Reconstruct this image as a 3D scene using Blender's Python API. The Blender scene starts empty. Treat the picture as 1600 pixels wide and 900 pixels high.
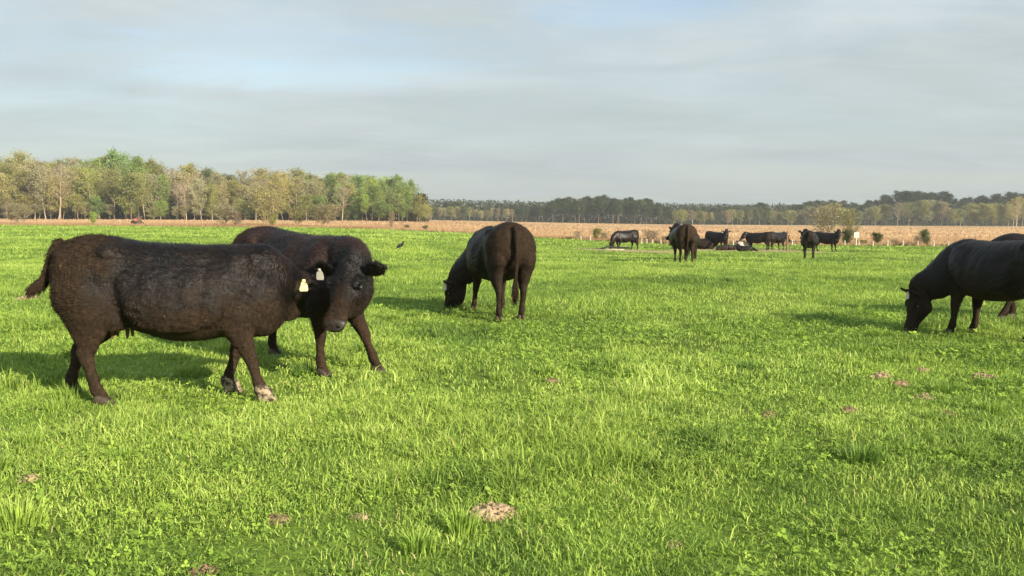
import bpy, math, random
import numpy as np
from mathutils import Vector, Matrix, noise as mnoise

random.seed(7)
RNG = np.random.default_rng(11)
SC = bpy.context.scene
COL = SC.collection

# ------------------------------------------------------------------ camera
F = 1385.0
CAM_H = 1.5
PITCH = math.atan(110.0 / F)
ROLL = math.radians(0.29)
cd = bpy.data.cameras.new('camera')
cam = bpy.data.objects.new('camera', cd)
COL.objects.link(cam)
cd.sensor_width = 36.0
cd.lens = 36.0 * F / 1600.0
cd.clip_start = 0.05
cd.clip_end = 9000.0
cam.location = (0, 0, CAM_H)
CAMROT = Matrix.Rotation(math.pi / 2 - PITCH, 3, 'X') @ Matrix.Rotation(ROLL, 3, 'Z')
cam.rotation_euler = CAMROT.to_euler()
SC.camera = cam

# ------------------------------------------------------------------ light
SUN_EL = math.radians(23)
SUN_DIR = Vector((0.67 * math.cos(SUN_EL), -0.742 * math.cos(SUN_EL), math.sin(SUN_EL)))
ld = bpy.data.lights.new('sun', 'SUN')
ld.energy = 5.0
ld.angle = math.radians(0.6)
ld.color = (1.0, 0.87, 0.68)
sun = bpy.data.objects.new('sun', ld)
COL.objects.link(sun)
sun.location = SUN_DIR * 50
sun.rotation_euler = (-SUN_DIR).to_track_quat('-Z', 'Y').to_euler()

world = bpy.data.worlds.new('World')
SC.world = world
world.use_nodes = True
wn, wl = world.node_tree.nodes, world.node_tree.links
wn.clear()


def WN(t, **k):
    n = wn.new(t)
    for a, b in k.items():
        setattr(n, a, b)
    return n


out = WN('ShaderNodeOutputWorld')
bg = WN('ShaderNodeBackground')
bg.inputs[1].default_value = 0.10
sky = WN('ShaderNodeTexSky')
sky.sky_type = 'NISHITA'
sky.sun_disc = False
sky.sun_elevation = SUN_EL
sky.sun_rotation = math.atan2(0.67, -0.742)
sky.air_density = 1.1
sky.dust_density = 1.2
sky.ozone_density = 1.6
tc = WN('ShaderNodeTexCoord')
sep = WN('ShaderNodeSeparateXYZ')
wl.new(tc.outputs['Generated'], sep.inputs[0])


def wmath(op, a, b=None, clamp=False):
    n = WN('ShaderNodeMath', operation=op)
    n.use_clamp = clamp
    for i, v in enumerate((a, b)):
        if v is None:
            continue
        if isinstance(v, (int, float)):
            n.inputs[i].default_value = v
        else:
            wl.new(v, n.inputs[i])
    return n.outputs[0]


zc = wmath('MAXIMUM', sep.outputs[2], 0.0)
zz = wmath('ADD', zc, 0.10)
px_ = wmath('DIVIDE', sep.outputs[0], zz)
py_ = wmath('DIVIDE', sep.outputs[1], zz)
comb = WN('ShaderNodeCombineXYZ')
wl.new(px_, comb.inputs[0])
wl.new(py_, comb.inputs[1])


def cloud_noise(scale, stretch, rot, det, off, dist=0.4, rough=0.55):
    mp = WN('ShaderNodeMapping')
    mp.inputs['Rotation'].default_value = (0, 0, rot)
    mp.inputs['Scale'].default_value = (1.0, stretch, 1.0)
    mp.inputs['Location'].default_value = (off, off * 0.7, 0)
    wl.new(comb.outputs[0], mp.inputs[0])
    n = WN('ShaderNodeTexNoise')
    n.inputs['Scale'].default_value = scale
    n.inputs['Detail'].default_value = det
    n.inputs['Roughness'].default_value = rough
    n.inputs['Distortion'].default_value = dist
    wl.new(mp.outputs[0], n.inputs['Vector'])
    return n.outputs[0]


n1 = cloud_noise(0.42, 1.5, 0.9, 5, 3.4, 0.5, 0.5)
n2 = cloud_noise(1.3, 2.0, -0.75, 7, 1.7, 1.3, 0.58)
cl = wmath('ADD', wmath('MULTIPLY', n1, 0.72), wmath('MULTIPLY', n2, 0.28))
ramp = WN('ShaderNodeMapRange')
ramp.inputs[1].default_value = 0.40
ramp.inputs[2].default_value = 0.56
ramp.inputs[3].default_value = 0.70
ramp.inputs[4].default_value = 0.97
wl.new(cl, ramp.inputs[0])
# the veil thickens towards the horizon
hz = WN('ShaderNodeMapRange')
hz.inputs[1].default_value = 0.0
hz.inputs[2].default_value = 0.16
hz.inputs[3].default_value = 1.0
hz.inputs[4].default_value = 0.0
wl.new(sep.outputs[2], hz.inputs[0])


def gap(cx, cy, rx, ry):
    nn_ = wmath('MULTIPLY', wmath('SUBTRACT', n2, 0.5), 1.6)
    a_ = wmath('DIVIDE', wmath('SUBTRACT', px_, cx), rx)
    b_ = wmath('DIVIDE', wmath('SUBTRACT', py_, cy), ry)
    d_ = wmath('ADD', wmath('ADD', wmath('MULTIPLY', a_, a_), wmath('MULTIPLY', b_, b_)), nn_)
    mr = WN('ShaderNodeMapRange')
    mr.interpolation_type = 'SMOOTHSTEP'
    mr.inputs[1].default_value = 1.1
    mr.inputs[2].default_value = 0.1
    wl.new(d_, mr.inputs[0])
    return mr.outputs[0]


gaps = wmath('MAXIMUM', wmath('MULTIPLY', gap(.36, 2.96, .42, .24), .40), wmath('MULTIPLY', gap(-.85, 3.55, .75, .75), .26))
fac = wmath('MAXIMUM', ramp.outputs[0], wmath('MULTIPLY', hz.outputs[0], 0.97))
fac = wmath('SUBTRACT', fac, gaps, True)
SKYK = 1.0
cr = WN('ShaderNodeValToRGB')
cr.color_ramp.elements[0].position = 0.38
cr.color_ramp.elements[0].color = (2.75, 3.25, 3.42, 1)
cr.color_ramp.elements[1].position = 0.66
cr.color_ramp.elements[1].color = (4.0, 4.35, 4.35, 1)
cr2 = WN('ShaderNodeMix', data_type='RGBA')
cr2.inputs['A'].default_value = (2.62, 3.00, 3.09, 1)
cr2.inputs['B'].default_value = (3.75, 4.14, 4.22, 1)
mr2 = WN('ShaderNodeMapRange')
mr2.inputs[1].default_value = 0.35
mr2.inputs[2].default_value = 0.66
wl.new(n2, mr2.inputs[0])
mb2 = wmath('MULTIPLY', mr2.outputs[0], 0.42)
# brighter higher up
hz2 = WN('ShaderNodeMapRange')
hz2.inputs[1].default_value = 0.0
hz2.inputs[2].default_value = 0.22
hz2.inputs[3].default_value = 0.0
hz2.inputs[4].default_value = 0.70
wl.new(sep.outputs[2], hz2.inputs[0])
mr3 = WN('ShaderNodeMapRange')
mr3.inputs[1].default_value = 0.42
mr3.inputs[2].default_value = 0.62
n3 = cloud_noise(0.75, 1.3, 0.55, 4, 8.3, 0.8, 0.5)
wl.new(n3, mr3.inputs[0])
mb = wmath('ADD', wmath('ADD', wmath('MULTIPLY', mb2, .6), wmath('MULTIPLY', wmath('MULTIPLY', mr3.outputs[0], hz2.outputs[0]), 0.9)), wmath('MULTIPLY', hz2.outputs[0], .55), True)
wl.new(mb, cr2.inputs['Factor'])
mix = WN('ShaderNodeMix', data_type='RGBA')
wl.new(fac, mix.inputs['Factor'])
wl.new(sky.outputs[0], mix.inputs['A'])
wl.new(cr2.outputs['Result'], mix.inputs['B'])
wl.new(mix.outputs['Result'], bg.inputs[0])
wl.new(bg.outputs[0], out.inputs[0])

SC.view_settings.view_transform = 'Standard'
SC.view_settings.look = 'None'
SC.view_settings.gamma = 1.0
SC.view_settings.exposure = 0.85
SC.render.engine = 'CYCLES'
SC.cycles.max_bounces = 6
SC.cycles.transparent_max_bounces = 4


# ------------------------------------------------------------------ terrain
def sstep(a, b, x):
    t = np.clip((x - a) / (b - a), 0, 1)
    return t * t * (3 - 2 * t)


GY = [0, 20, 30, 41, 60, 80, 550, 6000]
GV = [0, 0, .05, .35, .67, .85, 2.35, 19.0]


def _h(ix, iy, s):
    n = (ix.astype(np.int64) * 374761393 + iy.astype(np.int64) * 668265263 + s * 982451653) & 0xffffffff
    n = ((n ^ (n >> 13)) * 1274126177) & 0xffffffff
    return ((n ^ (n >> 16)) & 0xffff) / 65535.0


def vnoise(x, y, s=0):
    ix, iy = np.floor(x), np.floor(y)
    fx, fy = x - ix, y - iy
    fx, fy = fx * fx * (3 - 2 * fx), fy * fy * (3 - 2 * fy)
    a = _h(ix, iy, s) * (1 - fx) + _h(ix + 1, iy, s) * fx
    b = _h(ix, iy + 1, s) * (1 - fx) + _h(ix + 1, iy + 1, s) * fx
    return a * (1 - fy) + b * fy


def fbm(x, y, s=0, o=3):
    r, a, t = 0, 1.0, 0
    for i in range(o):
        r = r + a * vnoise(x * 2 ** i + 17.3 * i, y * 2 ** i - 9.1 * i, s + i)
        t += a
        a *= .5
    return r / t


def terrain(x, y):
    x = np.asarray(x, float)
    y = np.asarray(y, float)
    u = 800 + F * x / np.maximum(y, 5.0)
    s = sstep(500, 1100, u)
    g = np.interp(np.maximum(y, 0), GY, GV)
    r = np.hypot(x, y)
    fade = 1 - sstep(60, 120, r)
    nz = (fbm(x * .25, y * .25, 5, 2) - .5) * .10 * sstep(5, 14, r) * fade + (fbm(x * .9, y * .9, 9, 2) - .5) * .05 * fade
    return -s * g + nz


def tz(x, y):
    return float(terrain(x, y))


def at(px, py):
    """ground point seen at a pixel of the 1600x900 photograph"""
    d = CAMROT @ Vector(((px - 800) / F, (450 - py) / F, -1.0))
    lo, t = 0.0, 1.0
    while t < 3000:
        p = Vector((0, 0, CAM_H)) + d * t
        if p.z < tz(p.x, p.y):
            break
        lo = t
        t *= 1.03
    hi = t
    for _ in range(30):
        m = (lo + hi) / 2
        p = Vector((0, 0, CAM_H)) + d * m
        if p.z < tz(p.x, p.y):
            hi = m
        else:
            lo = m
    p = Vector((0, 0, CAM_H)) + d * hi
    return p.x, p.y


def xat(px, y):
    return (px - 800) / F * y


def yedge(k):
    u = 800 + F * np.asarray(k, float)
    return np.interp(u, [-600, 0, 500, 900, 1100, 2400], [135, 130, 118, 88, 80, 74])


# ------------------------------------------------------------------ helpers
def np_mesh(name, V, faces, smooth=True):
    V = np.asarray(V, np.float32)
    me = bpy.data.meshes.new(name)
    me.vertices.add(len(V))
    me.vertices.foreach_set('co', V.ravel())
    faces = [np.asarray(f, np.int32) for f in faces if len(f)]
    loops = np.concatenate([f.ravel() for f in faces])
    sizes = np.concatenate([np.full(len(f), f.shape[1], np.int32) for f in faces])
    starts = np.concatenate([[0], np.cumsum(sizes)[:-1]]).astype(np.int32)
    me.loops.add(len(loops))
    me.loops.foreach_set('vertex_index', loops)
    me.polygons.add(len(sizes))
    me.polygons.foreach_set('loop_start', starts)
    me.polygons.foreach_set('use_smooth', np.full(len(sizes), smooth))
    me.update(calc_edges=True)
    return me


def link(name, me, mat=None, parent=None):
    o = bpy.data.objects.new(name, me)
    COL.objects.link(o)
    if mat is not None and me is not None and not me.materials:
        me.materials.append(mat)
    if parent is not None:
        o.parent = parent
    return o


def empty(name, loc, rz=0.0, s=1.0):
    o = bpy.data.objects.new(name, None)
    o.empty_display_size = 0.2
    COL.objects.link(o)
    o.location = loc
    o.rotation_euler = (0, 0, rz)
    o.scale = (s, s, s)
    return o


def tag(o, label=None, cat=None, group=None, kind=None):
    if label:
        o['label'] = label
    if cat:
        o['category'] = cat
    if group:
        o['group'] = group
    if kind:
        o['kind'] = kind
    return o


class Geo:
    def __init__(s):
        s.v, s.q, s.t, s.n = [], [], [], 0

    def add(s, V, Q=None, T=None):
        if Q is not None and len(Q):
            s.q.append(np.asarray(Q) + s.n)
        if T is not None and len(T):
            s.t.append(np.asarray(T) + s.n)
        s.v.append(np.asarray(V, float))
        s.n += len(V)

    def mesh(s, name, smooth=True):
        fs = []
        if s.q:
            fs.append(np.concatenate(s.q))
        if s.t:
            fs.append(np.concatenate(s.t))
        return np_mesh(name, np.concatenate(s.v), fs, smooth)


def catmull(P, m):
    P = np.asarray(P, float)
    n = len(P)
    E = np.vstack([2 * P[0] - P[1], P, 2 * P[-1] - P[-2]])
    outp = []
    for i in range(n - 1):
        a, b, c, d = E[i], E[i + 1], E[i + 2], E[i + 3]
        for j in range(m):
            t = j / m
            outp.append(.5 * ((2 * b) + (c - a) * t + (2 * a - 5 * b + 4 * c - d) * t * t + (3 * b - a - 3 * c + d) * t ** 3))
    outp.append(P[-1])
    return np.array(outp)


def rings_to_geo(g, rings):
    R = np.array(rings)
    m, n, _ = R.shape
    V = np.vstack([R.reshape(-1, 3), R[0].mean(0), R[-1].mean(0)])
    i = np.arange(m - 1)[:, None]
    j = np.arange(n)[None, :]
    j2 = (j + 1) % n
    Q = np.stack([i * n + j, i * n + j2, (i + 1) * n + j2, (i + 1) * n + j], -1).reshape(-1, 4)
    jj = np.arange(n)
    jn = (jj + 1) % n
    T = np.vstack([np.stack([jn, jj, np.full(n, m * n)], -1),
                   np.stack([(m - 1) * n + jj, (m - 1) * n + jn, np.full(n, m * n + 1)], -1)])
    g.add(V, Q, T)


def tube(g, path, ra, rb, side, n=16, sub=4, cap=True):
    """smooth tube; ra = half width along side, rb = half width along the other axis"""
    path = np.asarray(path, float)
    D = np.column_stack([path, ra, rb])
    side = np.asarray(side, float)
    if side.ndim == 1:
        side = np.tile(side, (len(path), 1))
    D = np.column_stack([D, side])
    C = catmull(D, sub)
    P, A, B, S = C[:, :3], np.maximum(C[:, 3], .002), np.maximum(C[:, 4], .002), C[:, 5:]
    T = np.gradient(P, axis=0)
    T /= np.linalg.norm(T, axis=1)[:, None]
    S = S - (S * T).sum(1)[:, None] * T
    S /= np.linalg.norm(S, axis=1)[:, None]
    Bv = np.cross(T, S)
    th = np.linspace(0, 2 * np.pi, n, endpoint=False)
    rings = []
    if cap:
        for e, q in ((-1, 0), ):
            for f_, r_ in ((.9, .43), (.6, .8)):
                c = P[0] - T[0] * f_ * min(A[0], B[0])
                rings.append(c + r_ * (A[0] * np.cos(th)[:, None] * S[0] + B[0] * np.sin(th)[:, None] * Bv[0]))
    for i in range(len(P)):
        rings.append(P[i] + A[i] * np.cos(th)[:, None] * S[i] + B[i] * np.sin(th)[:, None] * Bv[i])
    if cap:
        for f_, r_ in ((.6, .8), (.9, .43)):
            c = P[-1] + T[-1] * f_ * min(A[-1], B[-1])
            rings.append(c + r_ * (A[-1] * np.cos(th)[:, None] * S[-1] + B[-1] * np.sin(th)[:, None] * Bv[-1]))
    rings_to_geo(g, rings)


def ellipsoid(g, c, r, M=None, n=14):
    th = np.linspace(0, 2 * np.pi, n, endpoint=False)
    ph = np.linspace(-math.pi / 2, math.pi / 2, n // 2 + 2)[1:-1]
    rings = []
    M = np.eye(3) if M is None else np.array(M)
    for p in ph:
        loc = np.stack([r[0] * math.cos(p) * np.cos(th), r[1] * math.cos(p) * np.sin(th), np.full(n, r[2] * math.sin(p))], -1)
        rings.append(loc @ M.T + np.asarray(c))
    rings_to_geo(g, rings)


def box(g, c, h, rz=0.0, taper=1.0):
    X = np.array([[-1, -1, -1], [1, -1, -1], [1, 1, -1], [-1, 1, -1], [-1, -1, 1], [1, -1, 1], [1, 1, 1], [-1, 1, 1]], float)
    X[4:, :2] *= taper
    X = X * np.asarray(h)
    c_, s_ = math.cos(rz), math.sin(rz)
    X = X @ np.array([[c_, s_, 0], [-s_, c_, 0], [0, 0, 1]]) + np.asarray(c)
    g.add(X, [[0, 3, 2, 1], [4, 5, 6, 7], [0, 1, 5, 4], [1, 2, 6, 5], [2, 3, 7, 6], [3, 0, 4, 7]])


def voxel_union(g, vox, smooth_it):
    me = g.mesh('tmp', True)
    o = bpy.data.objects.new('tmp', me)
    COL.objects.link(o)
    r = o.modifiers.new('r', 'REMESH')
    r.mode = 'VOXEL'
    r.voxel_size = vox
    r.use_smooth_shade = True
    s = o.modifiers.new('s', 'SMOOTH')
    s.factor = .5
    s.iterations = smooth_it
    dg = bpy.context.evaluated_depsgraph_get()
    dg.update()
    new = bpy.data.meshes.new_from_object(o.evaluated_get(dg))
    bpy.data.objects.remove(o)
    bpy.data.meshes.remove(me)
    new.materials.clear()
    return new


# ------------------------------------------------------------------ materials
class Mat:
    def __init__(s, name):
        s.m = bpy.data.materials.new(name)
        s.m.use_nodes = True
        s.N, s.L = s.m.node_tree.nodes, s.m.node_tree.links
        s.N.clear()
        s.out = s.n('ShaderNodeOutputMaterial')
        s.b = s.n('ShaderNodeBsdfPrincipled')
        s.L.new(s.b.outputs[0], s.out.inputs[0])

    def n(s, t, **k):
        x = s.N.new(t)
        for a, b in k.items():
            setattr(x, a, b)
        return x

    def put(s, sock, v):
        if isinstance(v, (int, float, tuple, list)):
            sock.default_value = v
        else:
            s.L.new(v, sock)

    def set(s, **k):
        for a, v in k.items():
            s.put(s.b.inputs[a.replace('_', ' ')], v)
        return s

    def coord(s, which='Object'):
        return s.n('ShaderNodeTexCoord').outputs[which]

    def noise(s, scale, det=3, vec=None, rough=.5, dist=0.0, stretch=None):
        x = s.n('ShaderNodeTexNoise')
        x.inputs['Scale'].default_value = scale
        x.inputs['Detail'].default_value = det
        x.inputs['Roughness'].default_value = rough
        x.inputs['Distortion'].default_value = dist
        v = vec if vec is not None else s.coord()
        if stretch:
            mp = s.n('ShaderNodeMapping')
            mp.inputs['Scale'].default_value = stretch
            s.L.new(v, mp.inputs[0])
            v = mp.outputs[0]
        s.L.new(v, x.inputs['Vector'])
        return x.outputs[0]

    def rng(s, v, a, b, c=0.0, d=1.0):
        x = s.n('ShaderNodeMapRange')
        s.put(x.inputs[0], v)
        for i, q in enumerate((a, b, c, d)):
            x.inputs[i + 1].default_value = q
        return x.outputs[0]

    def mix(s, f, a, b, mode='MIX'):
        x = s.n('ShaderNodeMix', data_type='RGBA', blend_type=mode)
        s.put(x.inputs['Factor'], f)
        s.put(x.inputs['A'], a)
        s.put(x.inputs['B'], b)
        return x.outputs['Result']

    def math(s, op, a, b=0.0, clamp=False):
        x = s.n('ShaderNodeMath', operation=op)
        x.use_clamp = clamp
        s.put(x.inputs[0], a)
        s.put(x.inputs[1], b)
        return x.outputs[0]

    def bump(s, h, strength=.5, dist=.01):
        x = s.n('ShaderNodeBump')
        x.inputs['Strength'].default_value = strength
        x.inputs['Distance'].default_value = dist
        s.L.new(h, x.inputs['Height'])
        s.L.new(x.outputs[0], s.b.inputs['Normal'])

    def attr(s, name, o='Fac'):
        return s.n('ShaderNodeAttribute', attribute_name=name).outputs[o]

    def translucent(s, col, w):
        t = s.n('ShaderNodeBsdfTranslucent')
        s.put(t.inputs[0], col)
        m = s.n('ShaderNodeMixShader')
        m.inputs[0].default_value = w
        s.L.new(s.b.outputs[0], m.inputs[1])
        s.L.new(t.outputs[0], m.inputs[2])
        s.L.new(m.outputs[0], s.out.inputs[0])


def c4(r, g, b):
    return (r, g, b, 1.0)


def simple(name, col, rough=.8, var=.25, scale=6.0, bump=.0, spec=.3):
    m = Mat(name)
    n = m.noise(scale, 4)
    m.set(Base_Color=m.mix(m.rng(n, .3, .7), c4(*[c * (1 - var) for c in col]), c4(*[min(1, c * (1 + var)) for c in col])), Roughness=rough)
    m.b.inputs['Specular IOR Level'].default_value = spec
    if bump:
        m.bump(n, .6, bump)
    return m.m


# soil / turf under the blades
m = Mat('turf_soil')
w = m.n('ShaderNodeNewGeometry').outputs['Position']
a = m.noise(.35, 4, w)
b_ = m.noise(9.0, 5, w, .65)
c_ = m.noise(2.2, 5, w, .6, stretch=(1, .5, 1))
gr = m.mix(m.rng(b_, .35, .65), c4(.040, .060, .014), c4(.13, .20, .032))
gr = m.mix(m.rng(a, .35, .65), gr, c4(.18, .28, .04))
gr = m.mix(m.rng(c_, .56, .66, 0, .6), gr, c4(.035, .075, .012))
m.set(Base_Color=gr, Roughness=1.0)
m.b.inputs['Specular IOR Level'].default_value = 0.1
m.bump(b_, .8, .05)
M_TURF = m.m

m = Mat('grass_blade')
t = m.attr('tint')
w = m.n('ShaderNodeNewGeometry').outputs['Position']
big = m.noise(.28, 3, w)
ramp_ = m.n('ShaderNodeValToRGB')
e = ramp_.color_ramp.elements
e[0].position = 0.0
e[0].color = c4(.070, .130, .030)
e[1].position = 1.0
e[1].color = c4(.42, .38, .15)
for p_, cc in ((.22, (.140, .250, .045)), (.50, (.285, .425, .075)), (.75, (.42, .56, .11)), (.955, (.52, .64, .18)), (.965, (.52, .46, .22))):
    q = ramp_.color_ramp.elements.new(p_)
    q.color = c4(*cc)
m.L.new(t, ramp_.inputs[0])
gc = m.mix(m.rng(big, .4, .62, 0, .22), ramp_.outputs[0], c4(.30, .42, .05))
m.set(Base_Color=gc, Roughness=.55)
m.b.inputs['Specular IOR Level'].default_value = 0.25
m.translucent(gc, .28)
M_GRASS = m.m

m = Mat('clover_leaf')
t = m.attr('tint')
gc = m.mix(t, c4(.13, .25, .03), c4(.42, .60, .09))
m.set(Base_Color=gc, Roughness=.5)
m.b.inputs['Specular IOR Level'].default_value = 0.25
m.translucent(gc, .35)
M_CLOVER = m.m

m = Mat('dry_field_soil')
w = m.n('ShaderNodeNewGeometry').outputs['Position']
a = m.noise(.05, 4, w, stretch=(.5, 1.0, 1))
b_ = m.noise(1.2, 4, w, stretch=(.3, 1, 1))
cc = m.mix(m.rng(a, .35, .65), c4(.40, .285, .175), c4(.48, .355, .225))
cc = m.mix(m.rng(b_, .5, .7, 0, .4), cc, c4(.31, .215, .13))
m.set(Base_Color=cc, Roughness=1.0)
m.b.inputs['Specular IOR Level'].default_value = 0.1
M_FIELD = m.m

m = Mat('dry_grass')
t = m.attr('tint')
cc = m.mix(t, c4(.33, .215, .125), c4(.50, .365, .215))
m.set(Base_Color=cc, Roughness=.9)
m.b.inputs['Specular IOR Level'].default_value = 0.1
m.translucent(cc, .25)
M_DRY = m.m


def coat_mat(name, mud, brown, dry=0.0):
    """mud: how much dried mud; brown: sun-bleached tone"""
    m = Mat(name)
    oc = m.coord()
    sp = m.n('ShaderNodeSeparateXYZ')
    m.L.new(oc, sp.inputs[0])
    big = m.noise(2.3, 4, oc, .6, .4)
    mid = m.noise(7.0, 5, oc, .65, .8)
    fine = m.noise(60, 4, oc, .7, stretch=(.5, 1, 1))
    crumb = m.noise(34, 6, oc, .75)
    base = m.mix(m.rng(big, .40, .66), c4(.0040, .0036, .0045), c4(*brown))
    base = m.mix(m.rng(fine, .35, .7, 0, .5), base, m.mix(1, base, c4(.55, .5, .5), 'MULTIPLY'))
    # mud clings to legs, belly, thighs and rump
    low = m.rng(sp.outputs[2], 1.05, .45, 0, 1)
    rear = m.rng(sp.outputs[0], -.35, -.8, 0, .8)
    reg = m.math('MAXIMUM', low, rear)
    mm = m.math('ADD', m.math('ADD', m.math('MULTIPLY', mid, .30), m.math('MULTIPLY', m.noise(1.7, 3, oc, .5, .6), .55)), m.math('MULTIPLY', reg, .34))
    mm = m.math('ADD', mm, mud * .2)
    mask = m.rng(mm, .63, .78)
    mask = m.math('MULTIPLY', mask, m.rng(crumb, .30, .60, .72, 1.0))
    mudc = m.mix(m.rng(crumb, .35, .65), c4(.022, .0148, .0100), c4(.062, .042, .026))
    col = m.mix(m.math('MULTIPLY', mask, .45 + .5 * mud), base, mudc)
    # a few dry flecks of pale dirt
    fleck = m.rng(m.noise(13, 5, oc, .7), .71 - .035 * mud, .74 - .035 * mud)
    col = m.mix(m.math('MULTIPLY', fleck, .3 + .4 * dry), col, c4(.24, .175, .085))
    m.set(Base_Color=col, Roughness=m.rng(mask, 0, 1, .42, .85))
    m.put(m.b.inputs['Specular IOR Level'], m.rng(mask, 0, 1, .27, .07))
    m.b.inputs['Sheen Weight'].default_value = 0.006
    m.b.inputs['Sheen Roughness'].default_value = 0.45
    m.b.inputs['Sheen Tint'].default_value = c4(.75, .62, .5)
    # matted, wavy hair relief in patches
    wv = m.n('ShaderNodeTexWave')
    wv.inputs['Scale'].default_value = 9.0
    wv.inputs['Distortion'].default_value = 9.0
    wv.inputs['Detail'].default_value = 3.0
    wv.inputs['Detail Scale'].default_value = 2.0
    m.L.new(oc, wv.inputs[0])
    wvm = m.math('MULTIPLY', wv.outputs['Fac'], m.rng(m.noise(2.6, 2, oc), .55, .66))
    h = m.math('ADD', m.math('MULTIPLY', crumb, .9), m.math('MULTIPLY', wvm, .55))
    h = m.math('ADD', h, m.math('MULTIPLY', fine, .35))
    h = m.math('ADD', h, m.math('MULTIPLY', mid, .7))
    m.bump(h, .6, .014)
    return m.m


M_COAT_MUD = coat_mat('coat_muddy', .8, (.017, .0105, .008), 1.0)
M_COAT_RED = coat_mat('coat_rusty', .5, (.032, .015, .011), .1)
M_COAT_DARK = coat_mat('coat_black', .5, (.008, .005, .0045), .3)
M_COAT_FAR = coat_mat('coat_far', .0, (.007, .005, .0045), .0)
M_COAT_FARB = coat_mat('coat_far_brown', .2, (.014, .008, .006), .0)
M_HOOF = simple('hoof', (.06, .045, .035), .6, .3, 30, .003)
m = Mat('hoof_caked')
nn = m.noise(24, 4, None, .6)
m.set(Base_Color=m.mix(m.rng(nn, .42, .60), c4(.045, .033, .023), c4(.36, .285, .195)), Roughness=.95)
m.bump(nn, .6, .006)
M_HOOFPALE = m.m
M_EYE = simple('eye', (.012, .008, .006), .12, .1, 5, 0, .6)
M_DARKSKIN = simple('nostril', (.006, .005, .005), .7, .1, 5, 0, .2)
M_TAGW = simple('tag_white', (.50, .49, .43), .45, .06, 20)
M_TAGY = simple('tag_yellow', (.66, .58, .30), .45, .12, 20)
M_NOSE = simple('muzzle_skin', (.028, .022, .020), .55, .4, 60, .003, .5)
M_UDDER = simple('udder_skin', (.15, .07, .05), .7, .3, 25, .004)
M_EARIN = simple('ear_lining', (.05, .03, .025), .9, .3, 40, .003)


# ------------------------------------------------------------------ ground
t_ = np.linspace(-1, 1, 421)
gx = 15 * np.sinh(6.28 * t_)
gy = 15 * np.sinh(6.28 * t_) + 12
X_, Y_ = np.meshgrid(gx, gy)
Z_ = terrain(X_, Y_)
n_ = len(t_)
i_ = np.arange(n_ - 1)[:, None] * n_ + np.arange(n_ - 1)[None, :]
Q_ = np.stack([i_, i_ + 1, i_ + n_ + 1, i_ + n_], -1).reshape(-1, 4)
gr_o = link('ground', np_mesh('ground', np.stack([X_, Y_, Z_], -1).reshape(-1, 3), [Q_]), M_TURF)
tag(gr_o, 'green pasture ground running to the far fence line', 'ground', kind='structure')

kk = np.linspace(-3.5, 3.5, 300)
tt = np.concatenate([[0, .01, .03, .06, .1, .15], np.geomspace(.2, 30, 90)])
K_, T_ = np.meshgrid(kk, tt)
wob = (fbm(kk * 40, kk * 0 + 3, 4, 3) - .5) * .05
E_ = yedge(kk) * (1 + wob)
YY = E_[None, :] * (1 + T_)
XX = K_ * YY
ZZ = terrain(XX, YY) + .05 + .10 * sstep(0, .06, T_)
n_, m_ = K_.shape[1], K_.shape[0]
i_ = np.arange(m_ - 1)[:, None] * n_ + np.arange(n_ - 1)[None, :]
Q_ = np.stack([i_, i_ + 1, i_ + n_ + 1, i_ + n_], -1).reshape(-1, 4)
fo = link('dry_field', np_mesh('dry_field', np.stack([XX, YY, ZZ], -1).reshape(-1, 3), [Q_]), M_FIELD)
tag(fo, 'tan dry field between the pasture and the woods', 'field', kind='structure')


def edge_at(x, y):
    k = x / y
    w_ = np.interp(k, kk, wob)
    return yedge(k) * (1 + w_)


# bare trampled ground by the trough
BARE = [(at(1150, 391), 5.0, 2.0), (at(975, 392), 4.5, 1.6), (at(1215, 392.5), 3.6, 1.4), (at(1105, 391), 3.5, 1.5)]


def bare_mask(x, y):
    m_ = np.zeros_like(x)
    for (cx, cy), rx, ry in BARE:
        ry = ry * 2.2
        d = ((x - cx) / rx) ** 2 + ((y - cy) / ry) ** 2 + (fbm(x * .7, y * .7, 3, 2) - .5) * .8
        m_ = np.maximum(m_, 1 - sstep(.5, 1.1, d))
    return m_


# ------------------------------------------------------------------ grass
MOUNDS = [(767, 804, .10, 'light'), (433, 815, .055, 'red'), (318, 896, .05, 'red'), (42, 750, .055, 'light'), (1445, 624, .085, 'light'),
          (1440, 580, .07, 'light'), (1480, 651, .075, 'red'), (1327, 643, .06, 'red'), (1200, 650, .06, 'red'), (1323, 709, .06, 'light'),
          (1376, 590, .09, 'light'), (1407, 601, .07, 'red'), (563, 811, .04, 'light'), (46, 468, .16, 'light'),
          (862, 597, .06, 'red'), (1052, 853, .03, 'light'), (1535, 590, .09, 'light')]
MP = [at(a_, b_) for a_, b_, _, _ in MOUNDS]


def ring_points(y0, y1, dens, km=.70, rng=RNG):
    area = km * (y1 ** 2 - y0 ** 2)
    n = int(area * dens)
    y = np.sqrt(rng.uniform(y0 ** 2, y1 ** 2, n))
    x = rng.uniform(-km, km, n) * y
    return x, y


def patch(x, y):
    """tufts and thin spots"""
    a = fbm(x * .8, y * .8, 21, 3)
    b = fbm(x * 3.1, y * 3.1, 31, 2)
    return a * .55 + b * .45


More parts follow.
